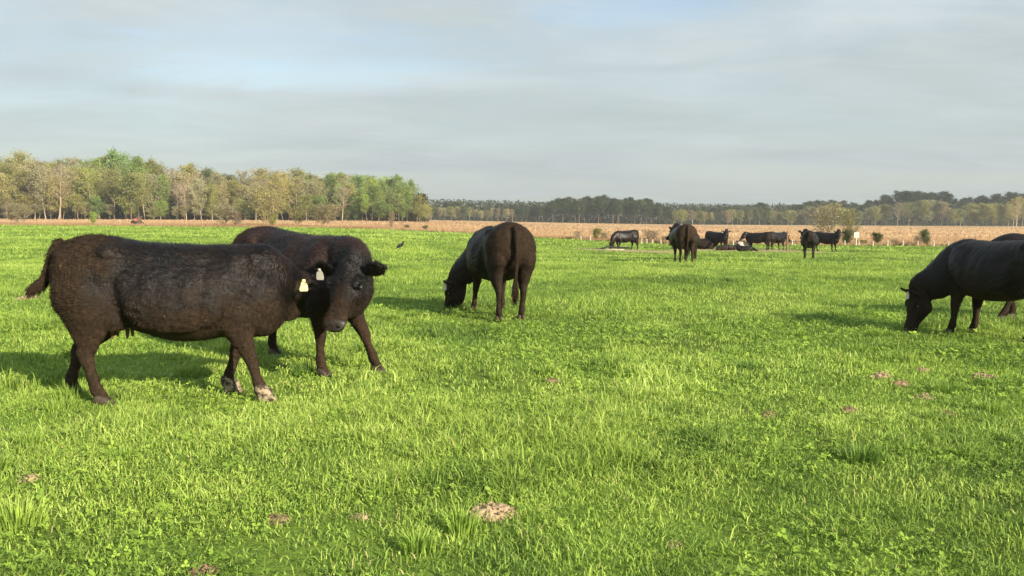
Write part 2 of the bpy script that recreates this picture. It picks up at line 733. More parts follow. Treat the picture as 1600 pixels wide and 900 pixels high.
def make_blades(y0, y1, dens, h, w_, two, rough=.12, km=.70):
    x, y = ring_points(y0, y1, dens, km)
    p = patch(x, y)
    keep = RNG.random(len(x)) < np.clip(.30 + (p - .33) * 3.0, .14, 1)
    e_ = edge_at(x, np.maximum(y, .1))
    keep &= (y < e_ * 1.004)
    keep &= RNG.random(len(x)) > bare_mask(x, y) * .93
    for (mx, my), (_, _, r, _) in zip(MP, MOUNDS):
        d = np.hypot(x - mx, (y - my))
        keep &= (d > r * .85) | (RNG.random(len(x)) < .22)
    x, y, p = x[keep], y[keep], p[keep]
    n = len(x)
    z = terrain(x, y) - .006
    tuft = sstep(.52, .70, p)
    hh = h * RNG.lognormal(-.05, .32, n) * (.62 + .85 * tuft)
    tall = RNG.random(n) < .025
    hh = np.where(tall, hh * 1.6, hh)
    az = RNG.uniform(0, 2 * np.pi, n)
    lean = np.abs(RNG.normal(0, .85, n)) + .1
    lx, ly = np.cos(az) * lean, np.sin(az) * lean
    ly2 = ly + .0
    fa = RNG.uniform(0, np.pi, n)
    ww = w_ * RNG.uniform(.6, 1.3, n) / 2
    sx, sy = np.cos(fa) * ww, np.sin(fa) * ww
    tint = np.clip(.40 + (fbm(x * .45, y * .45, 41, 3) - .5) * .8 + (fbm(x * .12, y * .35, 47, 3) - .5) * .55 + (fbm(x * 2.5, y * 2.5, 45, 2) - .5) * .6 + RNG.normal(0, .22, n), .02, .94)
    tint = np.where(RNG.random(n) < .016, RNG.uniform(.965, 1, n), tint)
    base = np.stack([x, y, z], -1)
    sv = np.stack([sx, sy, np.zeros(n)], -1)
    L = np.stack([lx, ly2, np.zeros(n)], -1)
    up = np.array([0, 0, 1.0])
    H = hh[:, None]
    if two:
        mid = base + (L * .35 + up * .62) * H
        tip = base + (L * 1.0 + up * (1 - .22 * lean[:, None])) * H
        V = np.stack([base - sv, base + sv, mid + sv * .8, mid - sv * .8, tip], 1).reshape(-1, 3)
        k = np.arange(n)[:, None] * 5
        return V, k + np.array([[0, 1, 2, 3]]), k + np.array([[3, 2, 4]]), np.repeat(tint, 5)
    tip = base + (L * .75 + up * .9) * H
    V = np.stack([base - sv, base + sv, tip], 1).reshape(-1, 3)
    k = np.arange(n)[:, None] * 3
    return V, np.zeros((0, 4), int), k + np.array([[0, 1, 2]]), np.repeat(tint, 3)


def tuft_set(n, y0, y1):
    tx, ty = ring_points(y0, y1, 1.0, .66)
    i = RNG.choice(len(tx), n)
    tx, ty = tx[i], ty[i]
    k = 170
    rr = np.repeat(RNG.uniform(.05, .16, n), k)
    a = RNG.uniform(0, 6.28, n * k)
    q = np.sqrt(RNG.random(n * k))
    x = np.repeat(tx, k) + np.cos(a) * rr * q
    y = np.repeat(ty, k) + np.sin(a) * rr * q
    hh = np.repeat(RNG.uniform(.07, .15, n), k) * RNG.uniform(.5, 1.1, n * k)
    lean = q * RNG.uniform(.3, 1.1, n * k)
    m_ = n * k
    fa = RNG.uniform(0, np.pi, m_)
    ww = .0036 * RNG.uniform(.6, 1.3, m_)
    sv = np.stack([np.cos(fa) * ww, np.sin(fa) * ww, np.zeros(m_)], -1)
    L = np.stack([np.cos(a) * lean, np.sin(a) * lean, np.zeros(m_)], -1)
    base = np.stack([x, y, terrain(x, y) - .005], -1)
    H = hh[:, None]
    mid = base + (L * .35 + np.array([0, 0, .65])) * H
    tip = base + (L + np.array([0, 0, 1.0]) * (1 - .25 * lean[:, None])) * H
    V = np.stack([base - sv, base + sv, mid + sv * .8, mid - sv * .8, tip], 1).reshape(-1, 3)
    kq = np.arange(m_)[:, None] * 5
    tn = np.repeat(RNG.uniform(.15, .6, n), k) + RNG.normal(0, .08, m_)
    return V, kq + np.array([[0, 1, 2, 3]]), kq + np.array([[3, 2, 4]]), np.repeat(np.clip(tn, 0, .9), 5)


def grass_object(name, sets, mat, label, cat):
    vs, qs, ts, tn, off = [], [], [], [], 0
    for V, Q, T, t_i in sets:
        vs.append(V)
        if len(Q):
            qs.append(Q + off)
        ts.append(T + off)
        tn.append(t_i)
        off += len(V)
    fs = ([np.concatenate(qs)] if qs else []) + [np.concatenate(ts)]
    me = np_mesh(name, np.concatenate(vs), fs, True)
    a_ = me.attributes.new('tint', 'FLOAT', 'POINT')
    a_.data.foreach_set('value', np.concatenate(tn).astype(np.float32))
    o = link(name, me, mat)
    tag(o, label, cat, kind='stuff')
    return o


GD = 1.0
grass_object('grass', [
    tuft_set(70, 3, 16),
    make_blades(2.4, 7.5, 7200 * GD, .058, .0066, True),
    make_blades(7.5, 14, 2700 * GD, .068, .0098, True),
    make_blades(14, 30, 850 * GD, .078, .014, False),
    make_blades(30, 62, 190 * GD, .085, .030, False, km=.66),
    make_blades(62, 135, 34 * GD, .11, .080, False, km=.64)], M_GRASS,
    'short green pasture grass with denser tufts under the cattle', 'grass')


def clover_set(y0, y1, dens, size, h):
    x, y = ring_points(y0, y1, dens)
    p = fbm(x * 1.3 + 40, y * 1.3, 61, 3)
    keep = RNG.random(len(x)) < sstep(.36, .68, p)
    x, y = x[keep], y[keep]
    n0 = len(x)
    # three leaflets each
    x, y = np.repeat(x, 3), np.repeat(y, 3)
    n = len(x)
    a = np.tile([0, 2.1, 4.2], n0) + np.repeat(RNG.uniform(0, 6, n0), 3)
    s_ = np.repeat(size * RNG.lognormal(0, .35, n0), 3)
    hz_ = np.repeat(h * RNG.uniform(.5, 1.25, n0), 3)
    tilt = RNG.normal(0, .35, (n0, 2)).repeat(3, 0)
    z = terrain(x, y) + hz_
    d = np.stack([np.cos(a), np.sin(a), np.cos(a) * tilt[:, 0] + np.sin(a) * tilt[:, 1] + .15], -1) * s_[:, None]
    sd = np.stack([-np.sin(a), np.cos(a), -np.sin(a) * tilt[:, 0] + np.cos(a) * tilt[:, 1]], -1) * (s_ * .42)[:, None]
    c = np.stack([x, y, z], -1)
    V = np.stack([c, c + d * .55 - sd, c + d * 1.0 - sd * .3, c + d * 1.0 + sd * .3, c + d * .55 + sd], 1).reshape(-1, 3)
    k = np.arange(n)[:, None] * 5
    tn = np.repeat(np.clip(RNG.normal(.55, .25, n0), 0, 1), 15)
    return V, k + np.array([[1, 2, 3, 4]]), k + np.array([[0, 1, 4]]), tn


grass_object('clover', [clover_set(2.4, 7, 750, .011, .050), clover_set(7, 15, 380, .016, .055), clover_set(2.4, 9, 7, .030, .052)], M_CLOVER,
             'small patches of bright clover leaves among the near grass', 'clover')

# dry stalks along and over the tan field
def dry_set(ya, yb, n, h, w_):
    k = RNG.uniform(-.72, .72, n)
    e_ = edge_at(k, 1.0)
    y = e_ * (1 + RNG.uniform(ya, yb, n))
    x = k * y
    z = terrain(x, y)
    hh = h * RNG.lognormal(0, .3, n) * (.5 + fbm(x * .12, y * .12, 71, 2))
    az = RNG.uniform(0, 6.28, n)
    L = np.stack([np.cos(az) * .35, np.sin(az) * .35, np.ones(n)], -1) * hh[:, None]
    fa = RNG.uniform(-.7, .7, n)
    sv = np.stack([np.cos(fa), np.sin(fa), 0 * fa], -1) * (w_ * RNG.uniform(.5, 1.4, n) / 2)[:, None]
    b_ = np.stack([x, y, z], -1)
    V = np.stack([b_ - sv, b_ + sv, b_ + L], 1).reshape(-1, 3)
    kq = np.arange(n)[:, None] * 3
    tn = np.clip(.55 + (fbm(x * .03, y * .08, 75, 3) - .5) * 1.6 + RNG.normal(0, .12, n), 0, 1)
    return V, np.zeros((0, 4), int), kq + np.array([[0, 1, 2]]), np.repeat(tn, 3)


grass_object('dry_grass', [dry_set(.0, .08, 90000, .26, .09), dry_set(.08, .5, 130000, .24, .20), dry_set(.5, 4.5, 120000, .25, .6)], M_DRY,
             'tan dead grass stalks standing over the dry field', 'dry grass')

# ------------------------------------------------------------------ dirt mounds
M_DIRT = {'light': simple('dirt_light', (.33, .25, .16), 1.0, .35, 40, .02, .1), 'red': simple('dirt_red', (.25, .17, .11), 1.0, .4, 40, .02, .1)}
ML = ['large pale crumbly dirt mound at the bottom centre of the pasture', 'small reddish dirt mound in the lower left foreground',
      'reddish dirt lump cut by the bottom edge of the photo', 'pale flattened dirt mound at the left edge of the foreground',
      'rounded pale dirt mound below the right grazing cow', 'small pale dirt mound between the right cow and the rounded mound',
      'dark reddish dirt scatter just right of and below the rounded pale mound', 'small upright reddish dirt lump left of the rounded pale mound',
      'reddish dirt lump in the grass, lower right of centre', 'small pale dirt mound by a dark grass tuft in the right foreground',
      'low pale bare patch with dry stems left of the right cow mounds', 'small reddish dirt patch directly under the low bare patch',
      'tiny pale dirt crumb right of the small reddish foreground mound', 'pale dirt mound behind the muddy cow at the left edge',
      'faint reddish dirt patch in the grass below the rear view cow',
      'white speck of dirt low in the grass right of the large crumbly mound', 'low pale dirt rim beside a dark tuft at the right edge']
for (mx, my), (_, _, r, kd), lb in zip(MP, MOUNDS, ML):
    rg = np.random.default_rng(int(mx * 100) & 0xffff)
    n = 26
    th = np.linspace(0, 2 * np.pi, n, endpoint=False)
    rings = []
    for q in np.linspace(0, 1, 12):
        rr = r * 1.15 * (1 - q) ** .8 + .002
        hh = r * .42 * math.sin(q * math.pi / 2)
        x = np.cos(th) * rr * 1.15
        y = np.sin(th) * rr * .95
        nn = fbm((x + mx) * 40, (y + my) * 40, 3, 3) - .5
        rings.append(np.stack([x * (1 + nn * .5) + (fbm(th * 1.5, th * 0 + q, 7, 2) - .5) * r * .4, y, np.full(n, hh - .012) + nn * r * .55], -1))
    g = Geo()
    rings_to_geo(g, rings)
    for _ in range(46):
        a = rg.uniform(0, 6.28)
        d = r * rg.uniform(.1, 1.5)
        s_ = r * rg.uniform(.04, .13)
        q = max(0, 1 - d / (r * 1.2))
        ellipsoid(g, (math.cos(a) * d, math.sin(a) * d, r * .5 * q ** .7 + s_ * .2), (s_, s_ * .9, s_ * .7), None, 6)
    o = link('dirt_mound', g.mesh('dirt_mound', False), M_DIRT[kd])
    o.location = (mx, my, tz(mx, my) + .01)
    tag(o, lb, 'dirt mound', 'small dirt mounds in the pasture')

g = Geo()
for (cx, cy), rx, ry in BARE:
    n = 40
    th = np.linspace(0, 2 * np.pi, n, endpoint=False)
    w0 = 1 + (fbm(np.cos(th) * 2 + cx, np.sin(th) * 2 + cy, 8, 2) - .5) * .5
    px1, py1 = cx + np.cos(th) * rx * w0, cy + np.sin(th) * ry * 1.9 * w0
    px0, py0 = cx + np.cos(th) * rx * w0 * .5, cy + np.sin(th) * ry * .95 * w0
    V = np.vstack([np.stack([px1, py1, terrain(px1, py1) + .004], -1), np.stack([px0, py0, terrain(px0, py0) + .035], -1), [[cx, cy, tz(cx, cy) + .04]]])
    j = np.arange(n)
    j2 = (j + 1) % n
    g.add(V, np.stack([j, j2, n + j2, n + j], -1), np.stack([n + j, n + j2, np.full(n, 2 * n)], -1))
tag(link('bare_earth', g.mesh('bare_earth'), simple('bare_earth', (.33, .26, .15), 1.0, .35, 3, .02, .1)),
    'trampled bare earth around the trough and the far cattle', 'bare ground', kind='structure')


# ------------------------------------------------------------------ trees
def foliage_mat(name, rough=.7, tr=.3):
    m = Mat(name)
    oi = m.n('ShaderNodeObjectInfo')
    t = m.attr('tint')
    v = m.rng(t, 0, 1, .70, 1.35)
    hs = m.n('ShaderNodeHueSaturation')
    m.L.new(oi.outputs['Color'], hs.inputs['Color'])
    m.L.new(v, hs.inputs['Value'])
    m.L.new(m.rng(t, 0, 1, .51, .485), hs.inputs['Hue'])
    m.set(Base_Color=hs.outputs[0], Roughness=rough)
    m.b.inputs['Specular IOR Level'].default_value = 0.15
    m.translucent(hs.outputs[0], tr)
    return m.m


M_LEAF = foliage_mat('tree_leaves', tr=.35)
m = Mat('tree_bark')
oi = m.n('ShaderNodeObjectInfo')
nn = m.noise(1.5, 4, stretch=(3, 3, .5))
m.set(Base_Color=m.mix(m.rng(nn, .3, .7), m.mix(1, oi.outputs['Color'], c4(.6, .58, .55), 'MULTIPLY'), oi.outputs['Color']), Roughness=.95)
m.b.inputs['Specular IOR Level'].default_value = 0.1
M_BARK = m.m


def branch_tube(g, P, r0, r1, n=5):
    P = np.asarray(P, float)
    m_ = len(P)
    T = np.gradient(P, axis=0)
    T /= np.linalg.norm(T, axis=1)[:, None] + 1e-9
    ref = np.array([.3, 1, .1])
    S = np.cross(T, ref)
    S /= np.linalg.norm(S, axis=1)[:, None] + 1e-9
    B = np.cross(T, S)
    th = np.linspace(0, 2 * np.pi, n, endpoint=False)
    r = np.linspace(r0, r1, m_)
    V = P[:, None] + r[:, None, None] * (np.cos(th)[None, :, None] * S[:, None] + np.sin(th)[None, :, None] * B[:, None])
    i = np.arange(m_ - 1)[:, None] * n
    j = np.arange(n)[None]
    j2 = (j + 1) % n
    g.add(V.reshape(-1, 3), np.stack([i + j, i + j2, i + n + j2, i + n + j], -1).reshape(-1, 4))


def leaf_mesh(name, C, size, rng, flat=0.0):
    """C: cluster points; one bent leaf-spray quad at each"""
    n = len(C)
    N = rng.normal(0, 1, (n, 3))
    N[:, 2] *= (1 + flat * 3)
    N /= np.linalg.norm(N, axis=1)[:, None]
    a = rng.normal(0, 1, (n, 3))
    U = np.cross(N, a)
    U /= np.linalg.norm(U, axis=1)[:, None]
    W = np.cross(N, U)
    s_ = size * rng.lognormal(0, .35, n)[:, None]
    u, w_ = U * s_, W * s_ * rng.uniform(.35, .8, n)[:, None]
    V = np.stack([C - u, C + w_ * .9 - u * .1, C + u, C - w_ + u * .2], 1).reshape(-1, 3)
    me = np_mesh(name, V, [np.arange(n * 4).reshape(-1, 4)], False)
    t = me.attributes.new('tint', 'FLOAT', 'POINT')
    cl_ = fbm(C[:, 0] * .45 + C[:, 1] * .3, C[:, 2] * .45 + C[:, 1] * .3, 5, 2)
    t.data.foreach_set('value', np.repeat(np.clip(.5 + (cl_ - .5) * 1.0 + rng.normal(0, .18, n), 0, 1), 4).astype(np.float32))
    return me


def make_decid(seed, H=20.0, crown0=.30, spread=.24, nb=16, leaves=2600, lsize=.30, trunk_r=.20, up=.9, multi=1, twig=2, clump=.9):
    rng = np.random.default_rng(seed)
    g = Geo()
    pts = []
    for q in range(multi):
        lean = rng.normal(0, .04 if multi == 1 else .16, 2)
        zs = np.linspace(0, H * rng.uniform(.86, .94), 9)
        tr = np.stack([lean[0] * zs + rng.normal(0, .14, 9).cumsum() * .8, lean[1] * zs + rng.normal(0, .14, 9).cumsum() * .8, zs], -1)
        tr[0, :2] = rng.normal(0, .15, 2) * (multi > 1)
        branch_tube(g, tr, trunk_r * (1 if multi == 1 else .7), .035, 7)
        for b in range(nb):
            f = crown0 + (1 - crown0) * ((b + rng.random()) / nb) ** .85
            z = f * zs[-1]
            p = np.array([np.interp(z, zs, tr[:, 0]), np.interp(z, zs, tr[:, 1]), z])
            a = b * 2.4 + rng.normal(0, .5)
            env = math.sin(math.pi * min(1, .22 + (f - crown0) / (1 - crown0) * .70)) ** .7
            L = H * spread * env * rng.uniform(.7, 1.2)
            el = up * rng.uniform(.6, 1.2)
            d = np.array([math.cos(a) * math.cos(el), math.sin(a) * math.cos(el), math.sin(el)])
            bp = [p]
            for s_ in range(5):
                dd = d + rng.normal(0, .16, 3) + np.array([0, 0, .04 * s_])
                bp.append(bp[-1] + dd / np.linalg.norm(dd) * L / 5)
            bp = np.array(bp)
            r0 = trunk_r * .42 * (1 - f * .6)
            branch_tube(g, bp, r0, .02, 5)
            for s_ in range(1, 6):
                for w_ in range(twig):
                    d2 = d + rng.normal(0, .75, 3) + np.array([0, 0, .15])
                    d2 /= np.linalg.norm(d2)
                    L2 = L * rng.uniform(.22, .42)
                    tp = np.array([bp[s_], bp[s_] + d2 * L2 * .5 + rng.normal(0, .1, 3), bp[s_] + d2 * L2 + rng.normal(0, .1, 3)])
                    branch_tube(g, tp, .035, .012, 3)
                    pts += [tp[1], tp[2]]
                pts.append(bp[s_])
    pts = np.array(pts)
    i = rng.integers(0, len(pts), leaves)
    wgt = rng.random(len(pts)) ** 1.2           # uneven clumps
    i = rng.choice(len(pts), leaves, p=wgt / wgt.sum())
    C = pts[i] + rng.normal(0, .42 * clump, (leaves, 3)) * np.array([1, 1, .75])
    return g.mesh('trunk'), leaf_mesh('crown', C, lsize, rng) if leaves > 10 else None


def make_pine(seed, H=17.0, bare=.45, w=.15, leaves=4800):
    rng = np.random.default_rng(seed)
    g = Geo()
    zs = np.linspace(0, H * .97, 7)
    tr = np.stack([rng.normal(0, .10, 7).cumsum(), rng.normal(0, .10, 7).cumsum(), zs], -1)
    branch_tube(g, tr, .20, .04, 6)
    pts = []
    nb = 30
    for b in range(nb):
        f = bare + (1 - bare) * (b + rng.random()) / nb
        z = f * zs[-1]
        p = np.array([np.interp(z, zs, tr[:, 0]), np.interp(z, zs, tr[:, 1]), z])
        q = (f - bare) / (1 - bare)
        L = H * w * (math.sin(math.pi * min(1, .25 + q * .68)) ** .8) * rng.uniform(.6, 1.2) + .25
        a = b * 2.4 + rng.normal(0, .4)
        d = np.array([math.cos(a), math.sin(a), rng.uniform(-.1, .35)])
        bp = np.array([p, p + d * L * .5, p + d * L + np.array([0, 0, .1 * L])])
        branch_tube(g, bp, .05, .015, 3)
        for s_ in (.35, .6, .8, 1.0):
            pts.append(p + d * L * s_)
    pts = np.array(pts)
    C = pts[rng.integers(0, len(pts), leaves)] + rng.normal(0, 1, (leaves, 3)) * np.array([.42, .42, .42]) * (H / 17)
    return g.mesh('trunk'), leaf_mesh('crown', C, .20 * H / 17, rng, .3)


DEC = [make_decid(100 + i, 20, [.22, .34, .18, .28, .20][i % 5], [.24, .20, .27, .22, .29][i % 5], 20, [6500, 5000, 8000, 5600, 6500][i % 5], .18, .21, twig=3, clump=1.45) for i in range(9)]
SPARSE = [make_decid(200 + i, 20, .28, .25, 20, 2400, .15, .24, twig=4) for i in range(5)]
BARET = [make_decid(300 + i, 20, .30, .24, 22, 500, .12, .26, twig=5) for i in range(3)]
PINES = [make_pine(400 + i, 17, [.42, .5, .36, .46][i % 4], [.14, .12, .16, .13][i % 4]) for i in range(6)]
SHRUB = [make_decid(500 + i, 4, .06, .42, 12, 1500, .065, .07, .8, 3, 2, .55) for i in range(3)]
TWIGGY = [make_decid(540 + i, 20, .16, .36, 22, 2600, .24, .20, .75, 3, 5, .8) for i in range(2)]
DSHRUB = [make_decid(520 + i, 4, .03, .36, 12, 4200, .08, .07, .8, 3, 3, .55) for i in range(3)]

COLS = {'tan': (.37, .35, .19), 'olive': (.29, .30, .10), 'green': (.21, .31, .085), 'spring': (.30, .40, .09), 'dark': (.10, .135, .05),
        'gold': (.40, .38, .13), 'grey': (.31, .27, .23), 'pine': (.046, .074, .034), 'pinel': (.085, .115, .050), 'sage': (.20, .225, .10),
        'brown': (.28, .24, .145)}
BARKS = {'pale': (.50, .40, .29), 'grey': (.34, .27, .20), 'dark': (.16, .12, .09), 'pine': (.26, .19, .14)}


def tree(kind, protos, x, y, H, base_h, col, bark, label, group, cat='tree', wide=1.0):
    tr, cr = protos[random.randrange(len(protos))]
    e = empty(kind, (x, y, tz(x, y) - .15), random.uniform(0, 6.28))
    k = H / base_h
    e.scale = (k * wide * random.uniform(.9, 1.12), k * wide * random.uniform(.9, 1.12), k)
    tag(e, label, cat, group)
    o = link('trunk', tr, M_BARK, e)
    b = BARKS[bark]
    v = random.uniform(.8, 1.15)
    o.color = (b[0] * v, b[1] * v, b[2] * v, 1)
    if cr is not None:
        o = link('crown', cr, M_LEAF, e)
        c = COLS[col]
        v = random.uniform(.82, 1.18)
        h_ = random.uniform(-.06, .06)
        o.color = (c[0] * v * (1 + h_), c[1] * v, c[2] * v * (1 - h_), 1)
    return e


WORDS = {'tan': 'tan budding', 'olive': 'olive leafing', 'green': 'fresh green', 'spring': 'bright green', 'dark': 'dark green', 'gold': 'golden budding',
         'grey': 'greyish bare', 'pine': 'dark', 'pinel': 'grey green', 'sage': 'sage green', 'brown': 'brown budding'}
# silhouette of the woods in the photograph: x, tree-top row
TOPL = [(-60, 246), (0, 243), (60, 242), (130, 246), (165, 243), (210, 239), (245, 248), (262, 264), (300, 261), (380, 263), (440, 264), (500, 267), (545, 268),
        (590, 271), (625, 279), (645, 284), (658, 302), (672, 326), (690, 330)]
SECT = [(-80, 130, ['tan', 'tan', 'gold', 'olive', 'olive'], 'at the left end of the left wood'),
        (130, 262, ['green', 'olive', 'green', 'olive', 'tan', 'spring'], 'in the tall green left part of the wood'),
        (262, 318, ['grey', 'grey', 'olive', 'tan'], 'in the thin gap of the left wood'),
        (318, 395, ['olive', 'olive', 'tan', 'dark'], 'left of centre in the left wood'),
        (395, 455, ['tan', 'gold', 'tan', 'olive'], 'in the golden middle of the left wood'),
        (455, 505, ['olive', 'tan', 'olive', 'green'], 'right of centre in the left wood'),
        (505, 680, ['green', 'spring', 'green', 'olive', 'green'], 'at the green right end of the left wood')]


def section(px):
    for a, b, cs, lb in SECT:
        if a <= px < b:
            return cs, lb
    return SECT[-1][2], SECT[-1][3]


def wood_row(y0, step, hfac, jit, x0=-70, x1=672, rowname=''):
    px = x0
    while px < x1:
        cs, lb = section(px)
        col = random.choice(cs)
        y = y0 + random.uniform(-jit, jit)
        x = xat(px + random.uniform(-3, 3), y)
        top = np.interp(px, [t[0] for t in TOPL], [t[1] for t in TOPL])
        hor = 340 + (px - 800) * .005
        Hm = (hor - top) / F * y + CAM_H - tz(x, y)
        H = max(3.5, Hm * hfac * random.uniform(.86, 1.05))
        pro, kind = DEC, 'broadleaf_tree'
        r = random.random()
        if col == 'grey':
            pro, kind = BARET, 'bare_tree'
        elif r < .28:
            pro, kind = SPARSE, 'budding_tree'
        w_ = WORDS[col]
        row = {'f': 'front row', 'm': 'middle row', 'b': 'back row'}[rowname]
        tree(kind, pro, x, y, H, 20, col, random.choice(['pale', 'pale', 'grey']), '%s tree, %s, %s' % (w_, row, lb), '%s trees %s' % (w_, lb), wide=random.uniform(.95, 1.25))
        px += step * random.uniform(.6, 1.4)


wood_row(298, 17, .80, 5, rowname='f')
wood_row(312, 17, .95, 5, rowname='m')
wood_row(330, 15, 1.0, 8, rowname='b')
for i, px in enumerate(np.arange(-70, 668, 19)):
    px = float(px) + random.uniform(-6, 6)
    cs, lb = section(px)
    col = random.choice(cs + ['olive'])
    col = 'tan' if col == 'grey' else col
    y = 294 + random.uniform(-3, 4)
    x = xat(px, y)
    tree('understory_tree', DEC + SPARSE[:1], x, y, random.uniform(4.5, 9.5), 20, col, 'grey', 'low %s tree %s' % (WORDS[col], lb), 'low trees %s' % lb, wide=random.uniform(1.3, 1.9))
# named trees standing out from the wood
tree('broadleaf_tree', [DEC[2]], xat(207, 288), 288, 15, 20, 'olive', 'dark', 'broad round olive green tree standing forward of the left wood', 'single trees', wide=1.45)
tree('bare_tree', [BARET[0]], xat(535, 292), 292, 12, 20, 'grey', 'pale', 'pale bare tree with low sweeping limbs at the green end of the wood', 'single trees', wide=1.5)
tree('budding_tree', [SPARSE[1]], xat(425, 290), 290, 15.5, 20, 'gold', 'pale', 'wide golden budding tree in front of the middle of the wood', 'single trees', wide=1.3)
tree('broadleaf_tree', [DEC[0]], xat(667, 300), 300, 6.5, 20, 'gold', 'grey', 'small orange tinted tree at the right tip of the left wood', 'single trees', wide=1.4)
tree('bare_tree', [BARET[1]], xat(93, 292), 292, 18.5, 20, 'grey', 'pale', 'tall pale trunked tree forking low near the left end of the wood', 'single trees', wide=1.2)

# the far pine wood and mixed woods
TOPR = [(655, 322), (690, 316), (720, 313), (750, 322), (775, 317), (800, 320), (845, 320), (868, 309), (930, 306), (990, 308), (1025, 316), (1045, 324), (1085, 318),
        (1110, 325), (1145, 320), (1190, 316), (1215, 322), (1260, 313), (1300, 312), (1345, 318), (1362, 312), (1385, 302), (1440, 296), (1470, 299), (1496, 316),
        (1508, 306), (1545, 302), (1600, 300), (1680, 298)]


def far_row(y0, step, hfac, x0, x1, kinds, where, protos=None, jit=14, wide=1.0):
    px = x0
    while px < x1:
        col = random.choice(kinds)
        y = y0 + random.uniform(-jit, jit)
        x = xat(px + random.uniform(-2, 2), y)
        top = np.interp(px, [t[0] for t in TOPR], [t[1] for t in TOPR])
        hor = 340 + (px - 800) * .005
        H = ((hor - top) / F * y + CAM_H - tz(x, y)) * hfac * random.uniform(.88, 1.04)
        if col.startswith('pine'):
            tree('pine_tree', PINES, x, y, H, 17, col, 'pine', '%s pine tree %s' % (WORDS[col], where), '%s pines %s' % (WORDS[col], where), wide=wide * random.uniform(.9, 1.25))
        else:
            tree('broadleaf_tree', DEC + SPARSE[:2], x, y, H, 20, col, random.choice(['pale', 'grey', 'dark']), '%s tree %s' % (WORDS[col], where), '%s trees %s' % (WORDS[col], where),
                 wide=wide * random.uniform(.95, 1.3))
        px += step * random.uniform(.6, 1.4)


far_row(520, 9, .82, 660, 800, ['olive', 'brown', 'dark', 'tan', 'pinel'], 'between the left wood and the pine wood', wide=1.2)
far_row(560, 8, 1.0, 655, 810, ['pine', 'pinel', 'dark'], 'behind the low trees left of the pine wood', wide=1.3)
far_row(540, 7.5, .93, 790, 1050, ['pinel', 'pine', 'pinel'], 'in the front of the central pine wood', wide=1.2)
far_row(575, 6.5, 1.0, 800, 1050, ['pine', 'pinel'], 'at the back of the central pine wood', wide=1.25)
far_row(530, 10, .80, 1050, 1235, ['olive', 'sage', 'brown', 'dark', 'sage'], 'in the mixed wood right of the pines', wide=1.25)
far_row(575, 8, 1.0, 1045, 1240, ['pine', 'pine', 'dark'], 'at the back of the mixed wood right of the pines', wide=1.3)
far_row(500, 10, .74, 1235, 1500, ['sage', 'brown', 'olive', 'sage', 'tan'], 'in the low front of the right hand wood', wide=1.25)
far_row(560, 8.5, 1.0, 1240, 1500, ['pine', 'pinel', 'pine'], 'on the high back of the right hand wood', wide=1.35)
far_row(480, 11, .72, 1490, 1640, ['sage', 'brown', 'olive', 'olive'], 'in front at the far right end of the woods', wide=1.35)
far_row(560, 8.5, 1.0, 1500, 1650, ['pine'], 'at the back of the far right end of the woods', wide=1.35)
tree('budding_tree', [SPARSE[3]], xat(1585, 430), 430, 15.5, 20, 'gold', 'pale', 'tall olive gold tree above the right hand cows', 'single trees', wide=1.4)


# undergrowth filler, shade between trees put into its colour, one mass nobody could count
def undergrowth(x0, x1, ya, yb, n, hmax, cols, name, label):
    px = RNG.uniform(x0, x1, n)
    y = RNG.uniform(ya, yb, n)
    x = (px - 800) / F * y
    z = terrain(x, y) + hmax * RNG.random(n) ** 1.6
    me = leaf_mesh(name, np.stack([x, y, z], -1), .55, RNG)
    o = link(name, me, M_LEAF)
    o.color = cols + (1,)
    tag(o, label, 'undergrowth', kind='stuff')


undergrowth(-90, 668, 302, 350, 40000, 10, (.085, .085, .04), 'undergrowth', 'undergrowth filler coloured dark as the shade inside the left wood')
undergrowth(655, 1660, 535, 640, 90000, 13, (.06, .075, .042), 'undergrowth', 'undergrowth filler coloured dark as the shade inside the far woods')

